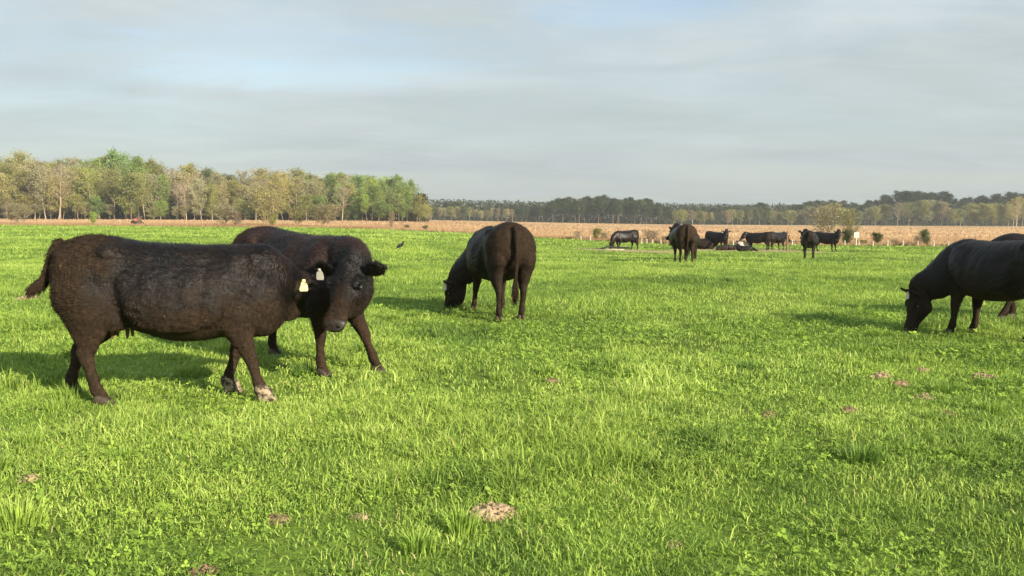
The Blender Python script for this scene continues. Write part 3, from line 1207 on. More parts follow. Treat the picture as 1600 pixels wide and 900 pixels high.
# shrubs and small trees along the fence line
SHR = [(30, 348, 34, 'tan', 0, 1.5, 'wide bare tan shrub at the left end of the dry field'),
       (148, 352, 22, 'spring', 1, .7, 'narrow green sprig shrub standing in the dry field'),
       (218, 352, 16, 'brown', 0, .9, 'low brown shrub around the red machine'),
       (350, 355, 36, 'tan', 0, 1.5, 'spreading tan bare shrub left of the small field tree'),
       (372, 356, 24, 'brown', 0, 1.3, 'brown twiggy shrub beside the spreading tan shrub'),
       (413, 357, 60, 'gold', 0, 1.0, 'small golden budding tree at the pasture edge'),
       (425, 356, 22, 'olive', 1, .8, 'olive bush at the foot of the small golden tree'),
       (466, 357, 34, 'olive', 1, .8, 'upright olive shrub between golden tree and round bush'),
       (506, 357, 36, 'tan', 0, 1.6, 'round brownish bush with arching twigs at the pasture edge'),
       (612, 359, 28, 'brown', 0, .5, 'thin brown sapling in the middle of the dry field'),
       (637, 360, 10, 'brown', 1, 1.0, 'small dark brown clump near the thin sapling'),
       (663, 360, 10, 'sage', 1, 1.4, 'low sage green tuft at the edge of the dry field'),
       (905, 374, 16, 'tan', 0, 1.4, 'pale tan twigs left of the fence line bush'),
       (930, 374, 20, 'olive', 1, .9, 'olive bush on the fence line left of the grazing small cow'),
       (945, 374, 15, 'tan', 0, 1.2, 'tan twigs right of the olive fence line bush'),
       (1020, 377, 22, 'brown', 0, 1.6, 'bare brown shrub left of the walking cow'),
       (1038, 378, 14, 'olive', 0, 1.2, 'low olive twigs close to the walking cow'),
       (1285, 381, 64, 'tan', 0, 1.0, 'leafless tan tree behind the right end of the herd'),
       (1326, 381, 56, 'olive', 0, .65, 'slim olive sapling next to the white sign'),
       (1322, 381, 26, 'dark', 1, 1.0, 'dark green bush at the foot of the olive sapling'),
       (1371, 381, 22, 'dark', 1, 1.0, 'compact dark green bush right of the white sign'),
       (1397, 381, 13, 'brown', 0, 1.2, 'low brown twigs between the two dark green bushes'),
       (1445, 382, 27, 'dark', 1, .9, 'ragged dark green bush nearest the right grazing cow'),
       (1432, 382, 18, 'brown', 0, 1.0, 'low brown scrub left of the ragged green bush'),
       (1345, 381, 11, 'olive', 1, 1.6, 'low olive scrub between sign and compact bush'),
       (1232, 380, 9, 'brown', 1, 1.5, 'low brown scrub behind the right brown post'),
       (1145, 377, 7, 'brown', 1, 1.6, 'low dark scrub behind the trough')]
for px, py, hp, col, dense, wd, lb in SHR:
    k = (px - 800) / F
    y = float(edge_at(np.array([k]), np.array([1.0]))[0]) * (1.03 if px < 700 else 1.01)
    x = k * y
    H = hp / F * y
    small = H < 3.0
    pro = (DSHRUB if dense else SHRUB) if small else TWIGGY
    tree('shrub' if small else 'small_tree', pro, x, y, H * (1.0 if small else 1.05), 4 if small else 20, col, 'grey' if not dense else 'dark', lb, 'shrubs and saplings on the fence line',
         'shrub' if small else 'tree', wide=wd * (1.0 if small else 1.15))

# ------------------------------------------------------------------ fence posts, sign, trough, machine, bird
M_PVC = simple('post_white', (.58, .54, .47), .6, .12, 20)
M_WOODP = simple('post_wood', (.20, .13, .085), .95, .35, 15, .004)
FP = [(907, 'k'), (922, 'k'), (1002, 'a'), (1010, 'a'), (1019, 'a'), (1032, 'a'), (1145, 'b'), (1155, 'b'), (1237, 'c'), (1319, 'd'), (1341, 'd'), (1363, 'd'), (1386, 'd'), (1410, 'd'), (1433, 'd'), (1458, 'd'), (1481, 'd')]
FL = {1319: 'short white fence post left of the white sign, first of the right run', 1341: 'short white fence post second in the right run, by the sign',
      1363: 'short white fence post left of the compact dark green bush', 1386: 'short white fence post right of the compact dark green bush',
      1410: 'short white fence post midway between the two dark green bushes', 1433: 'short white fence post at the foot of the ragged green bush',
      1458: 'short white fence post right of the ragged green bush', 1481: 'short white fence post last of the right run, nearest the right cow',
      1237: 'short white fence post just right of the right brown post', 1145: 'short white fence post left one of two behind the calves',
      1155: 'short white fence post right one of two behind the calves', 1002: 'short white fence post touching the rump of the small grazing cow',
      1010: 'short white fence post second right of the small grazing cow', 1019: 'short white fence post third right of the small grazing cow',
      1032: 'short white fence post left of the walking cow', 907: 'short white fence post left of the fence line olive bush', 922: 'short white fence post at the olive fence line bush'}
pp = None
for px, _ in FP:
    k = (px - 800) / F
    y = float(yedge(k)) * .985
    x = k * y
    g = Geo()
    ht = .46 if px > 1200 else .36
    tube(g, [(0, 0, -.1), (0, 0, .1), (0, 0, ht - .03), (0, 0, ht)], [.055, .055, .052, .04], [.055, .055, .052, .04], (0, 1, 0), 10, 2)
    root = empty('fence_post', (x, y, tz(x, y)), 0)
    tag(root, FL[px], 'fence post', 'short white posts along the fence line')
    link('shaft', g.mesh('shaft'), M_PVC, root)
    g = Geo()
    tube(g, [(0, -.05, ht * .72), (0, -.085, ht * .72)], [.018, .022], [.018, .022], (1, 0, 0), 8, 2)
    link('insulator', g.mesh('insulator'), M_WOODP, root)

for px, py, top, lb in ((1135, 389.5, 366, 'tall brown post beside the standing cow, left of two'), (1229.5, 393, 362, 'tall brown post at the nose of the lowered cow, right of two')):
    x, y = at(px, py)
    H = (py - top) / F * y
    g = Geo()
    tube(g, [(0, 0, -.2), (.01, 0, H * .4), (-.005, 0, H * .97), (0, 0, H)], [.075, .07, .062, .05], [.075, .07, .062, .05], (0, 1, 0), 12, 3)
    o = link('wooden_post', g.mesh('wooden_post'), M_WOODP)
    o.location = (x, y, tz(x, y))
    tag(o, lb, 'post', 'brown posts among the far herd')

# white sign on a post
x, y = at(1337, 384)
y *= 1.0
x = xat(1337, y)
root = empty('sign', (x, y, tz(x, y)), 0)
tag(root, 'small blank white rectangular sign on a post by the olive sapling', 'sign')
H = 21 / F * y
g = Geo()
box(g, (0, .03, H * .5), (.035, .03, H * .5))
link('post', g.mesh('post', False), M_PVC, root)
g = Geo()
box(g, (0, -.012, H * .80), (.22, .010, .24))
link('panel', g.mesh('panel', False), M_PVC, root)

# water trough
x, y = at(1161, 391)
y += 1.2
x = xat(1161, y)
M_TR = simple('trough_plastic', (.44, .39, .33), .7, .18, 3, .004)
root = empty('water_trough', (x, y, tz(x, y)), .1)
tag(root, 'pale flared water trough with a dark lid among the lying calves', 'trough')
g = Geo()
n = 28
th = np.linspace(0, 2 * np.pi, n, endpoint=False)
sq = lambda r, z: np.stack([np.sign(np.cos(th)) * np.abs(np.cos(th)) ** .5 * r * 1.05, np.sign(np.sin(th)) * np.abs(np.sin(th)) ** .5 * r * .7, np.full(n, z)], -1)
rings_to_geo(g, [sq(.62, -.05), sq(.60, .05), sq(.52, .50), sq(.50, .56), sq(.44, .56), sq(.44, .40)])
link('basin', g.mesh('basin'), M_TR, root)
g = Geo()
box(g, (-.22, 0, .60), (.24, .26, .035))
tube(g, [(-.3, 0, .62), (-.22, 0, .72), (-.12, 0, .62)], [.02] * 3, [.02] * 3, (0, 1, 0), 8, 3)
link('lid', g.mesh('lid', False), M_WOODP, root)
# pale slab and dark pipe by the small grazing cow
x, y = at(953, 391)
root = empty('feed_slab', (x + .6, y, tz(x + .6, y)), .06)
tag(root, 'pale flat feed slab on the ground under the small grazing cow', 'slab')
g = Geo()
box(g, (-.35, 0, .04), (.60, .4, .06), 0, .93)
link('slab', g.mesh('slab', False), simple('slab_concrete', (.42, .38, .28), .9, .2, 4, .006), root)
g = Geo()
tube(g, [(-1.3, -.1, .05), (-1.05, -.05, .14), (-.7, .02, .24), (-.3, .05, .19), (.2, .04, .17), (.6, 0, .16)], [.055] * 6, [.055] * 6, (0, 1, 0), 10, 4)
o = link('hose', g.mesh('hose'), simple('black_rubber', (.02, .02, .022), .5, .2, 10))
o.location = (x + .6, y, tz(x + .6, y) - .0)
tag(o, 'thick black hose lying bent over the pale feed slab', 'hose')

# reddish field machine in the shrub on the left
y = 134.0
x = xat(217, y)
root = empty('field_machine', (x, y, tz(x, y)), math.radians(80))
tag(root, 'small faded red farm machine standing in the low brown shrub on the left', 'machine')
M_RED = simple('faded_red', (.50, .15, .11), .6, .2, 6)
M_TYRE = simple('tyre', (.02, .018, .016), .9, .2, 10)
g = Geo()
box(g, (.12, 0, .72), (.50, .26, .20), 0, .88)
box(g, (-.42, 0, .86), (.22, .34, .22), 0, .8)
link('body', g.mesh('body', False), M_RED, root)
g = Geo()
box(g, (-.40, 0, 1.14), (.16, .22, .05), 0, .8)
box(g, (-.56, 0, 1.28), (.04, .20, .13))
link('seat', g.mesh('seat', False), M_TYRE, root)
for wx, r, wy in ((-.38, .44, .42), (-.38, .44, -.42), (.45, .27, .36), (.45, .27, -.36)):
    g = Geo()
    tube(g, [(wx, wy - .09, r), (wx, wy, r), (wx, wy + .09, r)], [r * .94, r, r * .94], [r * .94, r, r * .94], (1, 0, 0), 24, 2)
    w_ = link('wheel', g.mesh('wheel'), M_TYRE, root)
    g = Geo()
    s_ = 1 if wy > 0 else -1
    tube(g, [(wx, wy + s_ * .08, r), (wx, wy + s_ * .16, r)], [r * .5, r * .42], [r * .5, r * .42], (1, 0, 0), 16, 2)
    link('hub', g.mesh('hub'), M_RED, w_)
g = Geo()
tube(g, [(.35, .0, .9), (.35, 0, 1.3)], [.03] * 2, [.03] * 2, (0, 1, 0), 8, 2)
link('exhaust', g.mesh('exhaust'), M_TYRE, root)

# black bird walking on the pasture
x, y = at(625.5, 391)
root = empty('bird', (x, y, tz(x, y) + .05), math.radians(35))
tag(root, 'black bird on the grass between the cows, head up', 'bird')
M_BIRD = simple('bird_feathers', (.010, .010, .012), .5, .3, 30)
g = Geo()
K = 1.0
tube(g, [(-.24, 0, .02), (-.14, 0, .09), (-.02, 0, .17), (.08, 0, .20), (.13, 0, .27), (.15, 0, .33), (.19, 0, .335)], [.035, .045, .085, .080, .045, .038, .022],
     [.010, .025, .080, .075, .045, .036, .022], (0, 1, 0), 16, 4)
me = voxel_union(g, .012, 2)
link('body', me, M_BIRD, root)
g = Geo()
tube(g, [(.20, 0, .335), (.25, 0, .322)], [.012, .003], [.010, .003], (0, 1, 0), 8, 2)
link('beak', g.mesh('beak'), M_TYRE, root)
for s_ in (-1, 1):
    g = Geo()
    tube(g, [(-.17, s_ * .05, .07), (-.05, s_ * .085, .15), (.06, s_ * .075, .21)], [.012, .018, .012], [.02, .055, .035], (0, 1, 0), 10, 4)
    link('wing', g.mesh('wing'), M_BIRD, root)
    g = Geo()
    tube(g, [(.0, s_ * .03, .12), (-.01, s_ * .035, .06), (.0, s_ * .035, -.05), (.05, s_ * .035, -.055)], [.010, .007, .006, .005], [.010, .007, .006, .005], (0, 1, 0), 6, 3)
    link('leg', g.mesh('leg'), M_TYRE, root)

# ------------------------------------------------------------------ haze
HAZE = True
if HAZE:
    g = Geo()
    box(g, (0, 420, 14.0), (620, 480, 26.0))
    m = bpy.data.materials.new('haze')
    m.use_nodes = True
    m.node_tree.nodes.clear()
    o_ = m.node_tree.nodes.new('ShaderNodeOutputMaterial')
    v_ = m.node_tree.nodes.new('ShaderNodeVolumePrincipled')
    v_.inputs['Color'].default_value = (.86, .90, .93, 1)
    v_.inputs['Density'].default_value = 0.0003
    v_.inputs['Anisotropy'].default_value = 0.2
    m.node_tree.links.new(v_.outputs[0], o_.inputs['Volume'])
    hz_o = link('haze', g.mesh('haze', False), m)
    tag(hz_o, 'thin pale haze over the far fields', 'haze', kind='stuff')


# ------------------------------------------------------------------ cows
BODY = [  # x, z top, z bottom, half width, height of the widest point (0..1)
    (-.90, 1.17, .90, .11, .5), (-.87, 1.23, .83, .19, .5), (-.80, 1.30, .75, .25, .5), (-.68, 1.335, .68, .295, .52),
    (-.52, 1.335, .60, .295, .55), (-.36, 1.305, .605, .325, .52), (-.18, 1.285, .535, .365, .48), (.02, 1.27, .49, .39, .45),
    (.22, 1.26, .485, .385, .44), (.40, 1.26, .51, .35, .45), (.54, 1.26, .53, .31, .46), (.68, 1.23, .51, .27, .46),
    (.80, 1.16, .53, .225, .45), (.89, 1.08, .61, .16, .45), (.93, .98, .70, .09, .5)]


def body_geo(g, fat=1.0, zoff=0.0, lying=False, amp=1.0):
    D = catmull(np.array(BODY), 4)
    th = np.linspace(0, 2 * np.pi, 40, endpoint=False)
    rings = []
    for x, zt, zb, hw, wp in D:
        if lying:
            hw *= 1.12
        hw *= fat
        zm = zb + (zt - zb) * wp
        c, s = np.cos(th), np.sin(th)
        n = 2.45
        cy = np.sign(c) * np.abs(c) ** (2 / n)
        sz = np.sign(s) * np.abs(s) ** (2 / n)
        z = np.where(s > 0, zm + sz * (zt - zm), zm + sz * (zm - zb))
        wf = np.where(s > 0, 1 - .25 * np.clip(sz, 0, 1) ** 2, 1 - .16 * np.clip(-sz, 0, 1) ** 2)
        y = cy * hw * wf
        rings.append(np.stack([np.full_like(y, x), y, z + zoff], -1))
    rings_to_geo(g, rings)
    for s in (-1, 1):
        ellipsoid(g, (-.41, s * .185 * fat, 1.18 + zoff), (.12, .085, .085))      # hook bone
        ellipsoid(g, (-.82, s * .115, 1.16 + zoff), (.065, .07, .10))               # pin bone
        ellipsoid(g, (.53, s * .150 * fat, .92 + zoff), (.20, .135, .30), Matrix.Rotation(math.radians(12), 3, 'Y'))   # shoulder
        ellipsoid(g, (.70, s * .15, .80 + zoff), (.13, .10, .16))
        ellipsoid(g, (.10, s * .30 * fat, .80 + zoff), (.42, .10, .22))
    ellipsoid(g, (-.875, 0, 1.24 + zoff), (.06, .05, .07))
    ellipsoid(g, (.50, 0, 1.20 + zoff), (.28, .11, .065))


def leg_front(g, s, dx=0, dy=0, dz=0, up=0):
    y = s * .19
    P = [(.52, s * .17, 1.0), (.575, s * .20, .82), (.565, s * .195, .64), (.575 + .2 * dx, y, .50), (.585 + .5 * dx, y + .4 * dy, .375),
         (.59 + .72 * dx, y + .7 * dy, .25), (.595 + .95 * dx, y + dy, .135), (.625 + dx, y + dy, .075), (.645 + dx, y + dy, .02)]
    tube(g, P, [.05, .09, .095, .070, .052, .036, .043, .040, .048], [.14, .18, .145, .090, .062, .042, .051, .050, .062], (0, 1, 0), 16, 4)
    return (.655 + dx, y + dy, 0)


def leg_hind(g, s, dx=0, dy=0):
    y = s * .185
    P = [(-.59, s * .13, 1.10), (-.61, s * .185, .90), (-.595, s * .195, .74), (-.62 + .1 * dx, s * .19, .60), (-.665 + .35 * dx, y + .3 * dy, .465),
         (-.700 + .5 * dx, y + .5 * dy, .40), (-.69 + .72 * dx, y + .7 * dy, .27), (-.685 + .95 * dx, y + dy, .135), (-.655 + dx, y + dy, .075), (-.635 + dx, y + dy, .02)]
    tube(g, P, [.10, .142, .132, .098, .058, .048, .038, .044, .040, .048], [.20, .275, .245, .165, .088, .070, .047, .052, .050, .062], (0, 1, 0), 16, 4)
    ellipsoid(g, (-.40, s * .20, .70), (.11, .07, .13))
    return (-.625 + dx, y + dy, 0)


def head_frame(D, roll=0.0):
    D = np.array(D, float)
    D /= np.linalg.norm(D)
    up = np.array([0, 0, 1.0]) if abs(D[2]) < .995 else np.array([1.0, 0, 0])
    U = up - up.dot(D) * D
    U /= np.linalg.norm(U)
    L = np.cross(U, D)
    c, s = math.cos(roll), math.sin(roll)
    L2, U2 = c * L + s * U, c * U - s * L
    return np.stack([D, L2, U2], 1)      # columns


HWF = 1.17
HEAD = [  # s along the face, half width, top, bottom
    (-.06, .075, .055, -.10), (-.01, .098, .100, -.135), (.06, .112, .112, -.150), (.13, .122, .104, -.160), (.19, .124, .090, -.165),
    (.26, .104, .072, -.155), (.33, .082, .058, -.125), (.40, .076, .048, -.100), (.46, .086, .044, -.090), (.50, .088, .036, -.084),
    (.535, .070, .018, -.066), (.550, .045, .000, -.045)]


def head_geo(g, P0, M, ears, hs=1.0):
    D = catmull(np.array(HEAD), 3)
    th = np.linspace(0, 2 * np.pi, 28, endpoint=False)
    rings = []
    P0 = np.array(P0, float)

    def w(v):
        return np.asarray(v, float) * hs * np.array((1.0, HWF, HWF * .97)) @ M.T + P0
    for s, hw, tp, bt in D:
        c, q = np.cos(th), np.sin(th)
        n = 2.4
        cy = np.sign(c) * np.abs(c) ** (2 / n)
        sz = np.sign(q) * np.abs(q) ** (2 / n)
        z = np.where(q > 0, sz * tp, -sz * bt)
        wf = np.where(q > 0, 1 - .22 * np.clip(sz, 0, 1) ** 2, 1 - .42 * np.clip(-sz, 0, 1) ** 1.4)
        rings.append(w(np.stack([np.full_like(z, s), cy * hw * wf, z], -1)))
    rings_to_geo(g, rings)
    R = M
    ellipsoid(g, w((.02, 0, .09)), np.array((.06, .07, .045)) * hs, R)                  # poll
    for s in (-1, 1):
        ellipsoid(g, w((.155, s * .103, .062)), np.array((.060, .034, .026)) * hs, R)   # brow
        ellipsoid(g, w((.215, s * .088, -.005)), np.array((.07, .030, .030)) * hs, R)   # cheek bone
        ellipsoid(g, w((.17, s * .075, -.100)), np.array((.10, .045, .065)) * hs, R)    # jaw muscle
        ellipsoid(g, w((.500, s * .045, .008)), np.array((.045, .036, .035)) * hs, R)   # nostril wing
        dr = ears[0 if s > 0 else 1]      # droop: (out, up, back)
        e0 = np.array((.035, s * .09, .03))
        d = np.array((-dr[2], s * dr[0], dr[1]), float)
        d /= np.linalg.norm(d)
        pts = [w(e0), w(e0 + d * .05), w(e0 + d * .10), w(e0 + d * .16), w(e0 + d * .205 + np.array((0, 0, -.008)))]
        sd = np.cross(d, (1.0, 0, .25))
        sd = sd / np.linalg.norm(sd)
        tube(g, pts, np.array([.030, .052, .080, .068, .024]) * hs, np.array([.024, .017, .014, .013, .011]) * hs, sd @ M.T, 14, 3)
    ellipsoid(g, w((.475, 0, -.075)), np.array((.05, .045, .022)) * hs, R)              # chin
    return w


def strands(me, count, ln, seed, sel=None, wmul=1.0, droop=.5):
    """short hairs as slim triangles over a body mesh"""
    rng = np.random.default_rng(seed)
    nv = len(me.vertices)
    V = np.empty(nv * 3)
    me.vertices.foreach_get('co', V)
    V = V.reshape(-1, 3)
    N = np.empty(nv * 3)
    me.vertices.foreach_get('normal', N)
    N = N.reshape(-1, 3)
    idx = np.arange(nv) if sel is None else np.nonzero(sel(V, N))[0]
    i = rng.choice(idx, count)
    P = V[i] + rng.normal(0, .006, (count, 3))
    n = N[i]
    n = n / np.maximum(np.linalg.norm(n, axis=1), 1e-6)[:, None]
    flow = np.tile(np.array([-.8, 0, -droop]), (count, 1)) + rng.normal(0, .30, (count, 3))
    # hair swirls
    sw = fbm(V[i][:, 0] * 3, V[i][:, 2] * 3 + V[i][:, 1] * 2, seed, 2) - .5
    flow[:, 2] += sw * 2.6
    flow -= (flow * n).sum(1)[:, None] * n
    flow /= np.maximum(np.linalg.norm(flow, axis=1), 1e-6)[:, None]
    L = ln * rng.uniform(.5, 1.3, count)[:, None]
    d = flow * .82 + n * rng.uniform(.05, .38, count)[:, None]
    side = np.cross(n, flow)
    wd = rng.uniform(.0010, .0022, count)[:, None] * wmul
    P = P - n * .002
    A = P - side * wd
    B = P + side * wd
    C = P + d * L
    W = np.stack([A, B, C], 1).reshape(-1, 3)
    T = np.arange(count * 3).reshape(-1, 3)
    return np_mesh('hair', W, [T], True)


def hoof_geo(g, foot, s=1.0, yaw=0.0):
    x, y, z = foot
    for k in (-1, 1):
        P = [(x - .055, y + k * .024, .045), (x - .02, y + k * .026, .040), (x + .03, y + k * .027, .026), (x + .060, y + k * .022, .012)]
        tube(g, P, [.022, .026, .025, .014], [.040, .040, .028, .010], (0, 1, 0), 12, 3)
    # flatten the sole
    g.v[-1][:, 2] = np.maximum(g.v[-1][:, 2], -.005)
    g.v[-2][:, 2] = np.maximum(g.v[-2][:, 2], -.005)


STRAIGHT = [(-.865, 0, 1.26), (-.935, 0, 1.20), (-.955, 0, 1.05), (-.945, 0, .80), (-.93, .01, .58), (-.925, .015, .48)]


def make_cow(label, group, poll, D, xy, heading, scale=1.0, legs=None, roll=0.0, ears=((1, .05, .25), (1, .05, .25)), tags=(), coat=None,
             vox=.012, fat=1.0, tail=None, hair=0, detail=True, seed=1, udder=False, pale=(), lying=None, neckmid=None, hs=1.0, cat='cow',
             sink=0.0, stretch=1.0, switch=1.0, name='cow', ridge=0):
    legs = legs or {}
    coat = coat or M_COAT_DARK
    g = Geo()
    zo = -.47 if lying else 0.0
    body_geo(g, fat, zo, bool(lying))
    feet = {}
    if not lying:
        for k, s, f in (('FL', 1, leg_front), ('FR', -1, leg_front), ('HL', 1, leg_hind), ('HR', -1, leg_hind)):
            feet[k] = f(g, s, *legs.get(k, (0, 0)))
    else:
        for s in (-1, 1):
            tube(g, [(.50, s * .2, .45), (.72, s * .27, .20), (.86, s * .28, .10), (.78, s * .30, .06), (.60, s * .30, .05)],
                 [.08, .08, .055, .045, .05], [.13, .10, .06, .045, .05], (0, 1, 0), 12, 3)
            tube(g, [(-.55, s * .22, .50), (-.35, s * .36, .30), (-.30, s * .40, .16), (-.55, s * .42, .09), (-.30, s * .44, .06), (-.12, s * .44, .05)],
                 [.10, .12, .08, .06, .045, .05], [.24, .20, .10, .06, .045, .05], (0, 1, 0), 12, 3)
        poll = (poll[0], poll[1], poll[2] + zo * 1.0)
    M = head_frame(D, roll)
    hw = head_geo(g, poll, M, ears, hs)
    # neck
    p3 = hw((-.01, 0, -.015))
    p3b = hw((-.09, 0, -.02))
    a0, a1 = np.array((.42, 0, 1.00 + zo)), np.array((.66, 0, .985 + zo))
    mid = (a1 * .5 + p3b * .5) if neckmid is None else np.array(neckmid) + np.array((0, 0, zo))
    side = [(0, 1, 0), (0, 1, 0), np.array((0, 1.0, 0)) + .6 * M[:, 1] * 1.0, M[:, 1], M[:, 1]]
    tube(g, [a0, a1, mid, p3b, p3], [.16, .205, .175, .140, .110], [.24, .285, .245, .190, .14], side, 24, 5)
    # dewlap / brisket
    pj = hw((.0, 0, -.12))
    bz = .70 + zo
    tube(g, [(.66, 0, bz), (.80, 0, bz + .05), tuple(np.array((.84, 0, bz + .14)) * .55 + np.array(pj) * .45), tuple(np.array((.84, 0, bz + .14)) * .15 + np.array(pj) * .85)],
         [.11, .085, .045, .035], [.13, .12, .08, .05], (0, 1, 0), 14, 4)
    if not lying:
        tp = tail or STRAIGHT
        k = np.linspace(0, 1, len(tp))
        tube(g, tp, .034 - .014 * k + .004, .034 - .014 * k + .004, (0, 1, 0), 10, 5)
    if stretch != 1.0:
        for v in g.v:
            v[:, 0] *= stretch
        for k in feet:
            feet[k] = (feet[k][0] * stretch, feet[k][1], feet[k][2])
    me = voxel_union(g, vox, 7 if vox < .012 else (6 if vox < .015 else 3))
    nv = len(me.vertices)
    V = np.empty(nv * 3)
    me.vertices.foreach_get('co', V)
    V = V.reshape(-1, 3)
    N = np.empty(nv * 3)
    me.vertices.foreach_get('normal', N)
    N = N.reshape(-1, 3)
    if vox < .016:   # muscle, rib and skin-fold relief
        q = V + seed * 3.1
        big = fbm(q[:, 0] * 4, q[:, 2] * 4 + q[:, 1] * 3, seed, 2) - .5
        rib = np.sin(V[:, 0] * 42 + V[:, 2] * 6) * sstep(-.2, .0, V[:, 0]) * (1 - sstep(.3, .5, V[:, 0])) * sstep(.6, .75, V[:, 2]) * (1 - sstep(1.0, 1.15, V[:, 2]))
        sm = fbm(q[:, 0] * 26, q[:, 2] * 30 + q[:, 1] * 20, seed + 3, 2) - .5
        fold = np.sin(V[:, 0] * 55 - V[:, 2] * 22) * sstep(.66, .8, V[:, 0]) * (1 - sstep(1.0, 1.1, V[:, 0])) * (np.abs(V[:, 1]) > .05)
        bodym = sstep(.42, .6, V[:, 2])
        bx = V[:, 0] / stretch
        sidem = sstep(.06, .16, np.abs(V[:, 1]))
        HV = ((V / np.array((stretch, 1, 1)) - np.array(poll)) @ M) / hs / np.array((1, HWF, HWF * .97))

        def hd(x0, y0, z0, r_, amt):
            return amt * np.exp(-(((HV[:, 0] - x0) ** 2 + (np.abs(HV[:, 1]) - y0) ** 2 + (HV[:, 2] - z0) ** 2) / r_ ** 2))
        hf = (hd(.175, .125, .022, .030, -.016) + hd(.215, .105, .030, .035, -.008) + hd(.30, .085, .030, .05, -.010) + hd(.34, .085, -.02, .05, -.010)
              + hd(.535, .046, .012, .016, -.014) + hd(.50, .085, -.045, .028, -.007) + hd(.13, .0, .10, .05, -.007) + hd(.26, .10, -.12, .05, -.010)
              + hd(.25, .10, -.02, .03, .007) + hd(.47, .0, .04, .03, -.004))
        hf = hf + .0022 * np.sin(HV[:, 0] * 190 + HV[:, 1] * 60) * np.exp(-(((HV[:, 0] - .36) / .06) ** 2))
        V = V + N * hf[:, None]

        def dent(x0, z0, x1, z1, wd, amt):
            ax, az = x1 - x0, z1 - z0
            t = np.clip(((bx - x0) * ax + (V[:, 2] - z0) * az) / (ax * ax + az * az + 1e-9), 0, 1)
            d = np.hypot(bx - x0 - t * ax, V[:, 2] - z0 - t * az)
            return amt * np.exp(-(d / wd) ** 2)
        sc = (dent(-.30, 1.06, -.22, 1.0, .10, -.034) + dent(.34, 1.12, .30, .66, .055, -.020) + dent(-.38, .96, -.30, .66, .050, -.028)
              + dent(.76, 1.10, .62, .78, .05, -.016) + dent(-.64, .95, -.60, .75, .12, .014) + dent(.50, 1.0, .60, .72, .08, .014)
              + dent(-.42, 1.20, -.42, 1.21, .055, .022) + dent(-.80, 1.18, -.80, 1.19, .05, .014) + dent(-.56, 1.22, -.70, 1.15, .06, -.014)
              + dent(.52, 1.18, .56, 1.05, .07, .010) + dent(-.45, .62, -.30, .58, .05, -.012))
        wr = np.sin((bx * .6 + V[:, 2]) * 95 + np.sin(bx * 17) * 2) * (np.exp(-((bx + .22) / .16) ** 2 - ((V[:, 2] - .78) / .12) ** 2) + np.exp(-((bx - .66) / .10) ** 2 - ((V[:, 2] - .84) / .12) ** 2)
                                                     + .8 * np.exp(-((bx - .25) / .13) ** 2 - ((V[:, 2] - .70) / .08) ** 2))
        V = V + N * ((sc + wr * .0045) * sidem * bodym)[:, None]
        V = V + N * ((big * .030 * bodym) + rib * .0022 + sm * .010 + fold * .0015)[:, None]
    V[:, 2] = np.maximum(V[:, 2], -.004)
    me.vertices.foreach_set('co', V.astype(np.float32).ravel())
    me.update()
    me.name = name + '_body'
    root = empty(name, (xy[0], xy[1], tz(*xy) - sink), heading, scale)
    tag(root, label, cat, group)
    body = link('body', me, coat, root)
    st = np.array((stretch, 1, 1))
    if feet:
        for k, ft in feet.items():
            if vox < .03:
                h = Geo()
                hoof_geo(h, ft)
                link('hoof', h.mesh('hoof'), M_HOOFPALE if k in pale else M_HOOF, root)
                if k in pale:      # caked dry mud above the hoof
                    h = Geo()
                    fx, fy, _ = ft
                    hind = k[0] == 'H'
                    tube(h, [(fx - .062, fy, .115), (fx - .048, fy, .09), (fx - .028, fy, .07), (fx - .01, fy, .05)], [.050, .048, .050, .050], [.054, .056, .062, .062], (0, 1, 0), 24, 5)
                    v = h.v[0]
                    nn = np.array([mnoise.noise(Vector(p) * 45) for p in v])
                    cc = v.mean(0)
                    dd = v - np.array((0, 0, 0)) - cc
                    dd[:, 2] = 0
                    h.v[0] = v + dd * (nn * .22)[:, None]
                    link('mud_cake', h.mesh('mud_cake'), M_HOOFPALE, root)
    if detail:
        for s in (-1, 1):
            h = Geo()
            ellipsoid(h, hw((.172, s * .120, .024)) * st, np.array((.026, .017, .021)) * hs, M, 16)
            link('eye', h.mesh('eye'), M_EYE, root)
            h = Geo()
            ellipsoid(h, hw((.533, s * .046, .014)) * st, np.array((.012, .016, .011)) * hs, M, 12)
            link('nostril', h.mesh('nostril'), M_DARKSKIN, root)
        h = Geo()
        D2 = catmull(np.array([(.485, .087, .040, -.02), (.515, .083, .036, -.03), (.548, .060, .010, -.035), (.562, .034, -.004, -.026)]), 3)
        th = np.linspace(0, 2 * np.pi, 24, endpoint=False)
        rings = [hw(np.stack([np.full(24, a_), np.cos(th) * b_, np.where(np.sin(th) > 0, np.sin(th) * c_, -np.sin(th) * d_)], -1)) * st for a_, b_, c_, d_ in D2]
        rings_to_geo(h, rings)
        link('muzzle', h.mesh('muzzle'), M_NOSE, root)
    for (s, matn, tz_) in tags:
        dr = ears[0 if s > 0 else 1]
        e0 = np.array((.035, s * .09, .03))
        d = np.array((-dr[2], s * dr[0], dr[1]), float)
        d /= np.linalg.norm(d)
        c = hw(e0 + d * .135) * st
        h = Geo()
        # bell-shaped plastic tag hanging under the ear, with real thickness
        prof = [(.0, .012), (-.018, .016), (-.034, .030), (-.075, .037), (-.088, .030)]
        fr = hw(e0 + d * .12 + np.array((.028, 0, 0))) * st
        nrm = M[:, 0] * .8 + M[:, 2] * .4 if tz_ is None else np.array(tz_, float)
        nrm[2] *= .3
        nrm = nrm / np.linalg.norm(nrm)
        sx = np.cross(nrm, (0, 0, 1.0))
        sx /= np.linalg.norm(sx)
        upv = np.cross(sx, nrm)
        c0 = c + nrm * .050 - np.array((0, 0, .012))
        rings = []
